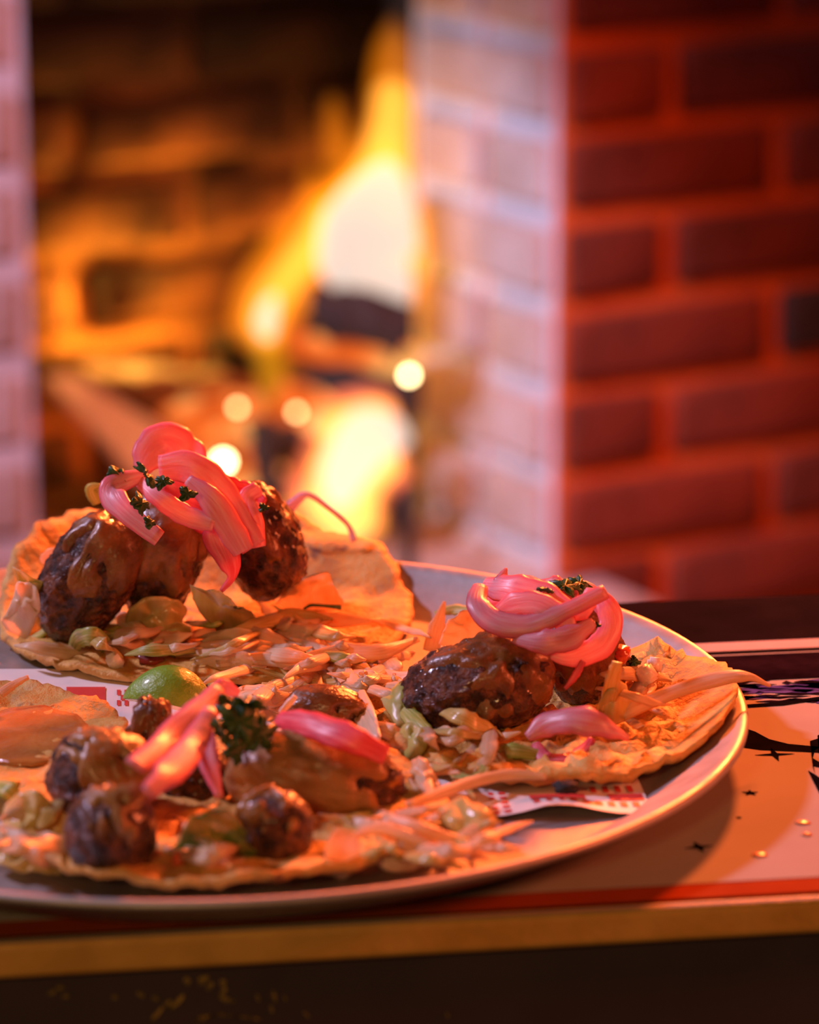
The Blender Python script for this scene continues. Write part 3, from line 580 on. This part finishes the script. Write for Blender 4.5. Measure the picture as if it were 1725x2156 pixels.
# ================================================================== RIBBONS: onion, cabbage, lettuce
def rib(kind, m, pts, widths, label, thick=.0016, face=None, twist=0, curl=.3, cat=None, group=None, mode='Y', seed=None, wav=.06):
    P = [Py(x, y, v) if mode == 'Y' else F(x, y, v) for x, y, v in pts]
    s = pxm(sum(p.y for p in P) / len(P)); wd = [w_ * s * (1.32 if kind == 'pickled_onion_strip' else 1.25) for w_ in widths]
    V, Fc, U = ribbon_geo(P, wd, thick, face, twist, curl, seed=seed if seed is not None else len(bpy.data.objects), wav=wav)
    return mesh(kind, V, Fc, m, uv=U, label=label, cat=cat, group=group)
def sheet(m, outline, label, crumple=.0045, thick=.0009, kind='cabbage_leaf', mode='h', seed=0, cat='cabbage', group='cabbage leaf pieces'):
    """a thin crumpled leaf piece with an irregular outline"""
    O = [Py(x, y, v) if mode == 'Y' else F(x, y, v) for x, y, v in outline]; O = spline(O + [O[0]], 44)[:-1]; n = len(O); c = sum(O, Vector()) / n
    N = Vector((0, -.75, .66)); rings = [1.0, .8, .58, .36, .16]; T = []; U = []
    for r in rings:
        for i, p in enumerate(O):
            q = c.lerp(p, r * (1 + .06 * noise.noise(p * 260) if r == 1 else r)) if r == 1 else c.lerp(p, r)
            k = crumple * (noise.noise(q * 120 + Vector((seed, 0, 0))) + .6 * noise.noise(q * 260 + Vector((0, seed, 0)))) + crumple * .5 * (1 - r * r)
            q = q + N * k; T.append(q); d = (p - c) * r; U.append((d.x * 60, d.z * 60))
    T.append(c + N * crumple * .5); U.append((0, 0)); n0 = len(T); B = [v - N * thick for v in T]; Fc = []
    for j in range(len(rings) - 1):
        for i in range(n):
            k = (i + 1) % n; a = j * n; b = a + n; Fc += [(a + i, a + k, b + k, b + i), (n0 + a + i, n0 + b + i, n0 + b + k, n0 + a + k)]
    a = (len(rings) - 1) * n
    for i in range(n):
        k = (i + 1) % n; Fc += [(a + i, a + k, n0 - 1), (n0 + a + i, 2 * n0 - 1, n0 + a + k), (i, n0 + i, n0 + k, k)]
    return mesh(kind, T + B, Fc, m, uv=U + U, label=label, cat=cat, group=group)
def on(pts, wd, label, m='onion', **k): k.setdefault('thick', .0013); k.setdefault('curl', .16); return rib('pickled_onion_strip', m, pts, wd, label, cat='onion', group='pickled onion strips', **k)
# tall pile (far tortilla)
on([(298, 990, 1.045), (318, 955, 1.05), (352, 934, 1.055), (395, 955, 1.055), (432, 990, 1.05)], [26, 66, 74, 62, 22], 'pale pink onion petal crowning the tall pile', face=(0, -1, .25), curl=.12)
on([(335, 985, 1.035), (400, 985, 1.032), (455, 1030, 1.030), (495, 1090, 1.028), (535, 1152, 1.026)], [40, 58, 58, 54, 44], 'broad pink onion strip falling down the tall pile', face=(.1, -1, .2), curl=.10)
on([(395, 1010, 1.028), (440, 1050, 1.024), (475, 1100, 1.022), (512, 1162, 1.021)], [20, 42, 46, 40], 'ridged pink onion strip lying along the broad one', face=(-.2, -1, .2), curl=.15)
on([(345, 1020, 1.040), (395, 1050, 1.038), (440, 1075, 1.036), (492, 1085, 1.036)], [20, 66, 80, 40], 'deep pink curved onion petal inside the tall pile', 'onion_deep', face=(0, -1, .1), curl=.12)
on([(462, 1085, 1.030), (462, 1130, 1.026), (482, 1180, 1.024), (488, 1215, 1.024), (466, 1244, 1.024)], [34, 54, 44, 16, 7], 'onion strip with a thin hooked tail hanging from the tall pile', 'onion_deep', face=(0, -1, .1), curl=.10)
on([(310, 1000, 1.036), (262, 1012, 1.030), (232, 1032, 1.026), (262, 1076, 1.018), (335, 1134, 1.012)], [20, 34, 44, 38, 26], 'pink onion strip bent over the glinting meat piece', face=(0, -1, .3), curl=.12)
on([(292, 1012, 1.034), (330, 1045, 1.026), (385, 1082, 1.024), (450, 1105, 1.022)], [18, 32, 38, 24], 'slanting pink onion strip above the brown sauce', face=(0, -1, .3), curl=.15)
on([(545, 1028, 1.038), (522, 1050, 1.034), (535, 1100, 1.030), (546, 1152, 1.028)], [26, 30, 34, 22], 'narrow upright onion strip against the dark red meat', 'onion', face=(.2, -1, .1), curl=.2)
on([(440, 1005, 1.048), (490, 1030, 1.048), (530, 1045, 1.048), (556, 1060, 1.045)], [26, 40, 40, 18], 'deep pink onion sliver behind the broad strip', 'onion_deep', face=(0, -1, .1))
# right taco tangle
on([(1012, 1232, .975), (1006, 1268, .965), (1040, 1306, .958), (1110, 1316, .955), (1190, 1285, .955), (1276, 1244, .960)], [26, 40, 44, 40, 30, 26], 'long pink onion strip sweeping across the tangle', face=(0, -.8, .55), curl=.2)
on([(1018, 1232, .985), (1075, 1240, .975), (1140, 1258, .970), (1205, 1290, .965)], [30, 56, 60, 30], 'broad pale onion petal in the middle of the tangle', face=(0, -.9, .5), curl=.15)
on([(1048, 1250, .980), (1056, 1222, .982), (1066, 1197, .985)], [26, 24, 5], 'pointed onion tip sticking up from the tangle', face=(0, -1, 0))
on([(1230, 1248, .972), (1272, 1268, .968), (1288, 1312, .964), (1265, 1360, .958), (1205, 1384, .952), (1160, 1378, .952)], [20, 36, 40, 42, 34, 16], 'curved onion ring end hooking down beside the small saucy meat', face=(.2, -1, .3), curl=.15)
on([(1228, 1392, .952), (1212, 1422, .950), (1190, 1450, .949)], [10, 14, 6], 'thin onion end dangling in the gap between meat pieces', 'onion_deep')
on([(1020, 1275, .985), (1090, 1262, .985), (1160, 1250, .985), (1235, 1250, .985), (1268, 1290, .98)], [26, 46, 52, 46, 20], 'inner onion strip beneath the cilantro', 'onion', face=(0, -.8, .6))
on([(1120, 1235, .99), (1165, 1238, .985), (1215, 1246, .985)], [26, 50, 30], 'small pale onion flake under the cilantro', face=(0, -.8, .6))
on([(1110, 1552, .012), (1150, 1524, .016), (1210, 1512, .019), (1275, 1524, .017), (1322, 1552, .010)], [16, 44, 58, 48, 14], 'lone onion petal lying on the bumpy tortilla', mode='h', face=(0, -.7, .7), curl=.25)
on([(1128, 1566, .008), (1150, 1596, .006), (1195, 1602, .006), (1230, 1580, .007), (1246, 1556, .009)], [16, 30, 34, 26, 14], 'lower half of the onion loop on the bumpy tortilla', 'onion_deep', mode='h', face=(0, -.7, .7))
on([(1040, 1300, .968), (1075, 1275, .962), (1130, 1272, .958), (1180, 1300, .955), (1215, 1340, .953)], [18, 40, 48, 40, 16], 'pale onion strip arching inside the tangle', face=(0, -.9, .5))
on([(1080, 1345, .955), (1140, 1352, .950), (1200, 1342, .950), (1250, 1310, .955)], [16, 40, 44, 18], 'pale onion strip draped low over the charred meat', face=(0, -.9, .4))
on([(1190, 1300, .958), (1225, 1285, .957), (1250, 1268, .960)], [14, 34, 16], 'short onion flake between the crossing strips', 'onion', face=(0, -.9, .4))
on([(1060, 1225, .985), (1110, 1228, .985), (1150, 1240, .98)], [16, 34, 20], 'onion flake at the top edge of the tangle', face=(0, -.8, .6))
# front pile
on([(462, 1448, .905), (415, 1500, .890), (350, 1562, .872), (285, 1612, .838)], [26, 48, 50, 34], 'blurred pink onion strip slanting down from the cilantro', face=(0, -1, .4), curl=.12)
on([(448, 1492, .890), (405, 1570, .872), (360, 1622, .838), (312, 1668, .824)], [30, 50, 52, 26], 'second pink onion strip slanting over the browned meat ball', face=(0, -1, .3), curl=.12)
on([(432, 1545, .885), (440, 1605, .876), (462, 1678, .868)], [34, 38, 14], 'short onion end pointing down between the two tan sauced piles', face=(0, -1, 0), curl=.12)
on([(585, 1512, .905), (650, 1522, .893), (730, 1550, .882), (815, 1590, .880)], [34, 50, 54, 30], 'red lit onion strip over the tan sauced meat', 'onion_deep', face=(0, -.8, .6), curl=.2)
on([(440, 1470, .91), (470, 1450, .915), (500, 1460, .92)], [20, 34, 16], 'small onion end next to the cilantro', face=(0, -1, .3))
def cab(pts, wd, label, m='cabbage', **k):
    k.setdefault('thick', .0009); k.setdefault('curl', .15); return rib('cabbage_shred', m, pts, wd, label, cat='cabbage', group='cabbage shreds', **k)
cab([(1285, 1508, .955), (1370, 1474, .956), (1450, 1444, .958), (1530, 1424, .960), (1580, 1424, .962), (1622, 1444, .964)], [34, 30, 30, 32, 18, 5], 'long pale cabbage shred reaching out over the bare pan rim', face=(0, -.6, .8), curl=.2)
cab([(592, 1090, 1.120), (622, 1058, 1.120), (650, 1042, 1.120), (690, 1068, 1.120), (732, 1104, 1.118), (746, 1140, 1.115)], [26, 18, 11, 9, 9, 12], 'thin violet cabbage thread arching against the fire', 'violet_cabbage', face=(0, -1, 0), curl=.1, thick=.001)
cab([(858, 1694, .012), (930, 1668, .012), (1010, 1642, .012), (1080, 1630, .012), (1150, 1636, .011)], [12, 24, 24, 22, 10], 'pale cabbage shred lying over the near edge of the bumpy tortilla', mode='h')
cab([(908, 1372, 1.03), (922, 1318, 1.032), (936, 1266, 1.034)], [30, 30, 5], 'pointed cabbage spike standing next to the charred meat taco', face=(.2, -1, 0))
cab([(1000, 1290, 1.04), (960, 1282, 1.045), (915, 1292, 1.045)], [26, 24, 8], 'yellow cabbage edge behind the charred meat taco', 'cabbage_green', face=(0, -.7, .7))
cab([(152, 1370, .004), (165, 1346, .012), (200, 1342, .014), (232, 1372, .004)], [24, 32, 34, 22], 'bent pale lettuce rib below the glinting meat', 'cabbage_green', mode='h', face=(0, -.9, .3))
cab([(215, 1340, .010), (265, 1336, .010), (315, 1356, .007), (370, 1380, .005)], [14, 22, 22, 10], 'green lettuce sliver running out from the glinting meat', 'cabbage_green', mode='h')
cab([(95, 1190, .026), (112, 1175, .03), (125, 1200, .026)], [30, 38, 24], 'small curled onion white ring by the tall pile', 'cabbage', mode='h', face=(0, -1, .2))
cab([(208, 1060, 1.055), (196, 1032, 1.055), (212, 1022, 1.055)], [22, 30, 8], 'yellow lettuce tip peeking out beside the top onion', 'cabbage_green', face=(0, -1, .1))
cab([(370, 1376, .006), (440, 1366, .008), (530, 1364, .009), (610, 1388, .007), (655, 1440, .003)], [14, 32, 36, 34, 14], 'long pale cabbage shred curving over the tall-pile tortilla edge', mode='h')
cab([(455, 1398, .007), (540, 1386, .009), (620, 1396, .009), (660, 1432, .004), (640, 1470, .002)], [14, 26, 32, 28, 12], 'hooked cabbage shred hanging over the tall-pile tortilla edge', mode='h')
cab([(640, 1385, .010), (720, 1372, .011), (800, 1372, .012), (880, 1345, .012)], [16, 34, 32, 12], 'cabbage shred running along the tortilla gap', mode='h')
cab([(790, 1415, .008), (860, 1428, .011), (930, 1420, .012)], [24, 34, 20], 'yellowish cabbage shred leading to the charred meat', 'cabbage', mode='h')
cab([(835, 1480, .012), (868, 1510, .012), (905, 1548, .010)], [20, 34, 24], 'greenish shred at the foot of the large charred meat', 'cabbage_green', mode='h')
cab([(960, 1628, .006), (995, 1640, .007), (1020, 1622, .008), (1022, 1590, .008)], [12, 22, 22, 8], 'bright green curled lettuce sliver on the bumpy tortilla', 'cabbage_green', mode='h')
cab([(1030, 1585, .006), (1080, 1580, .008), (1140, 1590, .006)], [16, 32, 20], 'pale lettuce rib under the onion loop', 'cabbage_green', mode='h')
cab([(875, 1600, .010), (892, 1640, .010), (905, 1680, .008)], [16, 30, 22], 'white cabbage stub between the bumpy and two-pile tortillas', mode='h')
cab([(1300, 1395, .030), (1290, 1430, .024), (1278, 1500, .012)], [18, 26, 30], 'pale shred hanging behind the small saucy meat', 'lettuce', mode='h', face=(0, -1, .2))
cab([(740, 1760, .012), (800, 1745, .014), (870, 1765, .012), (930, 1800, .008)], [14, 24, 26, 16], 'orange lit cabbage shred on the two-pile tortilla', mode='h')
cab([(820, 1720, .014), (880, 1740, .014), (960, 1770, .010), (1040, 1790, .006)], [14, 24, 24, 12], 'long shred trailing to the two-pile tortilla edge', mode='h')
cab([(900, 1790, .006), (960, 1780, .008), (1010, 1760, .010), (1060, 1790, .006)], [30, 40, 44, 20], 'pale scrap folded over the two-pile tortilla rim', mode='h')
cab([(-10, 1650, .012), (15, 1660, .014), (40, 1690, .010)], [30, 40, 20], 'yellow green lettuce tip by the pan edge', 'cabbage_green', mode='h')
cab([(0, 1460, .012), (30, 1440, .014), (60, 1425, .016)], [20, 16, 8], 'white shred tip by the bare tortilla', mode='h')
cab([(590, 1500, .93), (608, 1482, .93), (622, 1466, .93)], [8, 14, 10], 'bright white shred tip by the cilantro', 'onion_white', face=(0, -1, 0))
sheet('cabbage', [(578, 1270, .010), (604, 1244, .018), (645, 1214, .028), (690, 1204, .030), (702, 1232, .024), (722, 1276, .011), (668, 1286, .008), (620, 1284, .008)], 'flat pale cabbage leaf on the tall-pile tortilla beside the dark red meat', seed=1, crumple=.0028)
sheet('lettuce', [(398, 1232, .030), (432, 1238, .030), (470, 1252, .026), (505, 1278, .020), (545, 1308, .012), (522, 1336, .007), (470, 1332, .008), (440, 1302, .016), (412, 1272, .022)], 'wet dressed lettuce leaf at the foot of the tall pile', seed=2)
sheet('lettuce', [(262, 1334, .006), (268, 1292, .015), (300, 1266, .020), (350, 1254, .022), (392, 1270, .018), (386, 1300, .013), (366, 1334, .008), (312, 1348, .005)], 'rounded dressed lettuce leaf under the sauced meat', seed=3)
sheet('lettuce', [(290, 1352, .005), (330, 1322, .012), (390, 1310, .014), (400, 1340, .008), (350, 1362, .004)], 'dressed lettuce scrap below the rounded leaf', seed=4)
sheet('cabbage', [(4, 1312, .012), (22, 1272, .020), (34, 1232, .028), (68, 1228, .030), (84, 1268, .024), (64, 1330, .010), (24, 1330, .008)], 'pale folded lettuce leaf beside the glinting meat', seed=5)
sheet('lettuce', [(40, 1330, .006), (80, 1285, .014), (140, 1290, .014), (170, 1330, .008), (100, 1346, .004)], 'shaded lettuce leaf under the glinting meat', seed=6)
sheet('cabbage_green', [(26, 1196, .030), (50, 1206, .030), (100, 1236, .024), (96, 1258, .02), (52, 1248, .022)], 'yellow lettuce scrap beside the tall pile', seed=7)
sheet('cabbage', [(672, 1392, .006), (716, 1384, .010), (758, 1430, .012), (792, 1508, .014), (800, 1560, .012), (760, 1540, .010), (730, 1480, .009), (700, 1430, .006)], 'wide cabbage strip crossing between the tacos', seed=8, crumple=.0028)
sheet('cabbage', [(926, 1350, .016), (948, 1302, .026), (1000, 1284, .030), (1024, 1330, .022), (985, 1376, .012)], 'pale cabbage leaf left of the right taco', seed=9)
sheet('cabbage_green', [(838, 1545, .010), (860, 1520, .014), (900, 1550, .012), (884, 1596, .006), (850, 1600, .005)], 'pale green leaf scrap before the charred meat', seed=10)
sheet('cabbage_green', [(800, 1470, .012), (840, 1440, .016), (872, 1480, .014), (880, 1520, .010), (836, 1530, .008)], 'greenish leaf behind the pale green scrap', seed=11)
sheet('cabbage', [(676, 1836, .003), (690, 1770, .016), (716, 1740, .022), (752, 1752, .020), (756, 1800, .010), (726, 1846, .002)], 'pale upright cabbage leaf by the small dark meat ball', seed=12)
sheet('lettuce', [(922, 1706, .010), (962, 1676, .014), (1010, 1690, .014), (1046, 1732, .010), (1010, 1766, .007), (950, 1750, .008)], 'translucent dressed leaf on the two-pile tortilla edge', seed=13)
sheet('lettuce', [(10, 1700, .010), (60, 1672, .016), (130, 1700, .014), (150, 1750, .008), (90, 1770, .006), (30, 1750, .008)], 'dressed lettuce leaf left of the browned meat ball', seed=14)
sheet('lettuce', [(-20, 1780, .006), (50, 1756, .010), (130, 1780, .008), (150, 1830, .003), (60, 1836, .003), (-10, 1820, .003)], 'shaded lettuce scrap at the left pan edge', seed=15)
sheet('green_leaf', [(366, 1780, .008), (400, 1730, .018), (460, 1700, .026), (500, 1720, .022), (520, 1780, .010), (450, 1800, .006)], 'green lettuce leaf between the small meat balls', seed=16)
sheet('green_leaf', [(410, 1816, .004), (450, 1776, .012), (510, 1770, .014), (560, 1816, .004), (500, 1832, .002)], 'curly green lettuce leaf low between the meat balls', seed=17)
sheet('cabbage', [(380, 1410, .003), (440, 1376, .010), (520, 1372, .011), (560, 1400, .007), (480, 1424, .003)], 'broad pale cabbage piece at the front of the far tortilla', seed=18, crumple=.0028)
sheet('cabbage', [(560, 1330, .008), (640, 1310, .012), (720, 1330, .010), (700, 1362, .006), (610, 1366, .005)], 'broad wet cabbage piece in the middle of the far tortilla', seed=19, crumple=.0028)
sheet('cabbage', [(420, 1350, .008), (480, 1322, .014), (560, 1340, .010), (540, 1372, .006), (460, 1374, .006)], 'broad wet cabbage piece below the dressed leaf', seed=20, crumple=.0028)
sheet('cabbage', [(860, 1640, .008), (880, 1590, .014), (912, 1620, .012), (930, 1670, .008), (890, 1690, .006)], 'white cabbage piece between right and front tacos', seed=21)
sheet('lettuce', [(1250, 1500, .012), (1290, 1440, .022), (1320, 1440, .020), (1330, 1500, .010), (1290, 1530, .008)], 'dressed leaf leaning on the small saucy meat', seed=22)
sheet('cabbage', [(780, 1800, .006), (840, 1766, .012), (900, 1790, .009), (870, 1826, .004), (810, 1834, .003)], 'pale cabbage piece along the front tortilla edge', seed=23)
sheet('salsa', [(-60, 1520, .0072), (20, 1490, .0072), (110, 1490, .0074), (180, 1520, .0074), (170, 1580, .0072), (90, 1610, .0070), (-20, 1600, .0070)], 'shiny orange salsa puddle on the bare tortilla by the lime', kind='salsa_puddle', crumple=.0008, cat='salsa', group=None, seed=40)
# small loose shreds over each taco
def inell(px, py, cx, cy, ax, ay): return ((px - cx) / ax) ** 2 + ((py - cy) / ay) ** 2 < 1
rg = random.Random(21)
zones = [((560, 1345), (300, 55), 34, 'tall-pile tortilla', .006), ((770, 1420), (130, 60), 18, 'tortilla gap', .006), ((920, 1580), (110, 90), 14, 'foot of the charred meat', .006), ((900, 1750), (150, 55), 18, 'open side of the two-pile tortilla', .006), ((560, 1450), (130, 30), 12, 'gap behind the tan sauced pile', .004), ((55, 1745), (75, 60), 8, 'lettuce side of the two-pile tortilla', .007), ((480, 1760), (90, 50), 8, 'gap between the meat balls', .008), ((1340, 1440), (60, 50), 6, 'bumpy tortilla by the diced onion', .010), ((200, 1330), (160, 35), 8, 'foot of the glinting meat', .005)]
for (cx, cy), (ax, ay), n, where, hh in zones:
    for i in range(n):
        while True:
            x, y = cx + rg.uniform(-ax, ax), cy + rg.uniform(-ay, ay)
            if inell(x, y, cx, cy, ax, ay): break
        L = rg.uniform(110, 250); an = rg.gauss(.1, .55); h = hh + rg.uniform(0, .007); m = rg.choices(['cabbage', 'cabbage_green', 'lettuce'], [7, 1.0, 1.4])[0]
        wd = rg.uniform(16, 36); b1, b2, ph = rg.uniform(-26, 26), rg.uniform(-16, 16), rg.uniform(0, 6); pp = []
        for q in range(6):
            t = q / 5 - .5; pp.append((x + math.cos(an) * L * t + b2 * math.sin(ph + q * 1.3) * .5, y + (math.sin(an) * L * t + b1 * (1 - 4 * t * t) + b2 * math.sin(ph + q * 1.3)) * .5, max(.004, h + .003 * math.sin(ph * 2 + q * 1.1) - .004 * abs(t))))
        cab(pp, [wd * .12, wd * .8, wd * 1.1, wd * .9, wd * .12], 'small loose %s shred on the %s' % ({'cabbage': 'pale cabbage', 'cabbage_green': 'green cabbage', 'lettuce': 'dressed lettuce'}[m], where), m, mode='h', twist=rg.uniform(-.7, .7), wav=.1)

# ------------------------------------------------------------------ cilantro
def leaf(px, py, Y, size, rot, tilt, label, seed, lobes=5):
    c = Py(px, py, Y); s = size * pxm(Y); mt = Euler((tilt[0], tilt[1], rot)).to_matrix(); n = 40; V = [Vector((0, 0, .0006))]; 
    top = []
    for i in range(n):
        a = 2 * math.pi * i / n; r = s * (.70 + .17 * math.cos(lobes * a) + .20 * noise.noise(Vector((math.cos(a) * 2, math.sin(a) * 2, seed))) + .07 * math.cos(lobes * 3 * a + seed))
        top.append(Vector((r * math.cos(a), r * math.sin(a) * .8, s * .35 * noise.noise(Vector((math.cos(a) * 1.2, math.sin(a) * 1.2, seed + 4))) - r * .15)))
    mid = [v * .5 + Vector((0, 0, .0008 * math.sin(i))) for i, v in enumerate(top)]
    T = [Vector((0, 0, 0))] + mid + top; Bt = [v - Vector((0, 0, .0005)) for v in T]; n0 = len(T); Fc = []
    for i in range(n):
        k = (i + 1) % n; Fc += [(0, 1 + i, 1 + k), (1 + i, 1 + n + i, 1 + n + k, 1 + k), (n0, n0 + 1 + k, n0 + 1 + i), (n0 + 1 + i, n0 + 1 + k, n0 + 1 + n + k, n0 + 1 + n + i), (1 + n + i, n0 + 1 + n + i, n0 + 1 + n + k, 1 + n + k)]
    return mesh('cilantro_leaf', [c + mt @ v for v in T + Bt], Fc, 'cilantro', label=label, cat='cilantro', group='cilantro leaves')
leaf(256, 1006, 1.030, 44, .6, (1.0, .2, ), 'green cilantro leaf at the bent end of the top onion', 1, 3)
leaf(310, 996, 1.022, 46, 2.0, (1.1, -.2), 'dark cilantro leaf on the tall pile beside the onion crown', 2)
leaf(300, 1058, 1.008, 40, 1.0, (1.2, .4), 'dark cilantro scrap tucked under the bent onion strip', 3, 4)
leaf(318, 1100, 1.000, 24, 1.0, (1.3, .2), 'tiny cilantro fleck on the bent onion strip', 4, 3)
leaf(395, 1040, 1.016, 26, .3, (1.2, .1), 'tiny cilantro fleck on the deep pink petal', 5, 3)
leaf(344, 1012, 1.016, 26, .1, (.8, .1), 'small cilantro fleck below the onion crown', 55, 3)
leaf(555, 1068, 1.030, 16, .1, (1.2, .1), 'small cilantro fleck by the narrow upright strip', 56, 3)
leaf(1190, 1232, .975, 46, .2, (.35, .1), 'dark cilantro leaf on top of the onion tangle', 6)
leaf(1222, 1226, .982, 40, 1.4, (.5, -.2), 'second dark cilantro leaf on the onion tangle', 7)
leaf(1150, 1240, .970, 32, 2.2, (.6, .2), 'curled cilantro leaf in the middle of the onion tangle', 8, 4)
leaf(1258, 1316, .955, 12, .2, (1.2, .2), 'tiny cilantro fleck on the hooked onion ring', 9, 3)
leaf(1335, 1392, .985, 22, .2, (1, .2), 'cilantro fleck by the diced onion', 10, 4)
leaf(1318, 1412, .982, 18, 1.2, (1, .2), 'second cilantro fleck by the diced onion', 11, 3)
leaf(505, 1520, .885, 74, .3, (1.1, .2), 'large blurred cilantro leaf standing on the tan sauced pile', 12)
leaf(540, 1500, .893, 56, 1.5, (1.0, -.3), 'large blurred cilantro leaf leaning away on the tan sauced pile', 13)
leaf(480, 1475, .90, 40, 2.5, (1.0, .3), 'dark cilantro leaf near the lime wedge', 14, 4)
leaf(470, 1540, .880, 50, 1.9, (1.2, .3), 'dark cilantro leaf behind the pink onion strips', 31, 4)
leaf(550, 1545, .886, 60, .6, (1.2, -.1), 'broad dark cilantro leaf beside the tan sauced meat', 32, 5)
leaf(520, 1480, .892, 54, 2.9, (.9, .1), 'upper dark cilantro leaf crowning the tan sauced pile', 33, 5)
leaf(500, 1580, .878, 46, .9, (1.3, 0), 'dark cilantro leaf hanging between the tan sauced piles', 15, 4)
leaf(470, 1790, .857, 44, .4, (1.0, .1), 'green leaf lying between the small meat balls', 16)
leaf(1160, 1780 - 200, .945, 10, .4, (.6, .1), 'tiny herb fleck under the onion loop', 17, 3)
rib('herb_stem', 'cilantro', [(640, 1282, .012), (656, 1274, .013), (690, 1276, .013), (718, 1278, .012)], [4, 6, 5, 12], 'dark herb stem lying on the flat cabbage leaf', thick=.0008, cat='herb', mode='h')
rib('herb_stem', 'cilantro', [(590, 1362, .010), (620, 1362, .011), (648, 1376, .010)], [3, 7, 4], 'thin green herb stem among the pale shreds', thick=.0008, cat='herb', mode='h')
# ------------------------------------------------------------------ lime wedge
def lime():
    c = F(356, 1492, .006); s = pxm(c.y); rt = empty('lime_wedge', c, label='green lime wedge standing between the tall pile and the sauced piles', cat='lime'); WL[rt.name] = Vector(rt.location)
    r = 98 * s; mt = Euler((R(-8), R(10), R(-6))).to_matrix(); nu, nv = 40, 26; V = []; a0, a1 = R(-165), R(-25)
    def pt(u, v, k=1.0):
        th = math.pi * v; ph = a0 + (a1 - a0) * u; e = .92 + .12 * abs(math.cos(th)) ** 6
        d = Vector((math.cos(th) * 1.12 * e, math.sin(th) * math.cos(ph) * .82 * -1, 0))
        return Vector((math.cos(th) * 1.02 * e * r * k, math.sin(th) * math.cos(ph) * .78 * r * k, -math.sin(th) * math.sin(ph) * .98 * r * k))
    V = [pt(i / nu, j / nv) for j in range(nv + 1) for i in range(nu + 1)]; Fc = [(j * (nu + 1) + i, j * (nu + 1) + i + 1, (j + 1) * (nu + 1) + i + 1, (j + 1) * (nu + 1) + i) for j in range(nv) for i in range(nu)]
    n0 = len(V); V += [pt(i / nu, j / nv, .955) for j in range(nv + 1) for i in range(nu + 1)]; Fc += [tuple(n0 + q for q in reversed(f)) for f in Fc]
    mesh('rind', [c + mt @ v for v in V], Fc, 'lime', rt)
    V = []
    for j in range(nv + 1):
        V.append(Vector((math.cos(math.pi * j / nv) * r * .9, 0, .0)))
    ax = len(V); V += [pt(0, j / nv, .95) for j in range(nv + 1)] + [pt(1, j / nv, .95) for j in range(nv + 1)]
    Fc = []
    for j in range(nv): Fc += [(j, j + 1, ax + j + 1, ax + j), (j, ax + nv + 1 + j, ax + nv + 2 + j, j + 1)]
    mesh('flesh', [c + mt @ v for v in V], Fc, 'lime_flesh', rt)
lime()
# ------------------------------------------------------------------ bits
def dice(name, px, py, h, s, m, label, cat, seed):
    c = F(px, py, h); s *= pxm(c.y); bm = bmesh.new(); bmesh.ops.create_cube(bm, size=1); bmesh.ops.bevel(bm, geom=list(bm.edges), offset=.16, segments=2, affect='EDGES')
    mt = Euler((seed * 1.3, seed * .7, seed * 2.1)).to_matrix(); V = [c + mt @ Vector((v.co.x * s * 1.2, v.co.y * s * .9, v.co.z * s * .8)) for v in bm.verts]; Fc = [tuple(v.index for v in f.verts) for f in bm.faces] if not bm.verts.index_update() else []
    bm.free(); mesh(name, V, Fc, m, label=label, cat=cat)
dice('diced_onion', 1358, 1424, .014, 46, 'onion_white', 'glassy white onion dice behind the charred meat taco', 'onion', 1)
dice('diced_onion', 1378, 1404, .014, 34, 'onion_white', 'small white onion dice at the far side of the charred meat taco', 'onion', 2)
dice('diced_onion', 1345, 1452, .010, 34, 'onion_white', 'white onion dice resting low beside the saucy meat', 'onion', 3)
dice('diced_tomato', 1330, 1410, .014, 34, 'tomato', 'red tomato dice among the white onion dice', 'tomato', 4)
dice('diced_tomato', 1308, 1378, .022, 36, 'tomato', 'orange tomato dice pressed against the saucy meat', 'tomato', 5)
dice('diced_onion', 242, 1392, .006, 34, 'onion_white', 'pinkish onion dice on the tall-pile tortilla edge', 'onion', 6)
dice('diced_tomato', 375, 1812, .008, 26, 'tomato', 'red tomato bit between the small meat balls', 'tomato', 7)
for i, (x, y, sz, hh, t) in enumerate(((318, 1386, 34, .006, 'dark dried chili flake on the tall-pile tortilla edge'), (1190, 1657, 30, .006, 'black burnt crumb at the charred edge of the bumpy tortilla'), (790, 1375, 26, .008, 'brown crisp flake in the gap between tortillas'))):
    c = F(x, y, hh); s = sz * pxm(c.y); lump('chili_flake', c, (s, s * .8, s * .45), 'chili' if i != 1 else 'char', i + 30, .6, label=t, cat='flake')
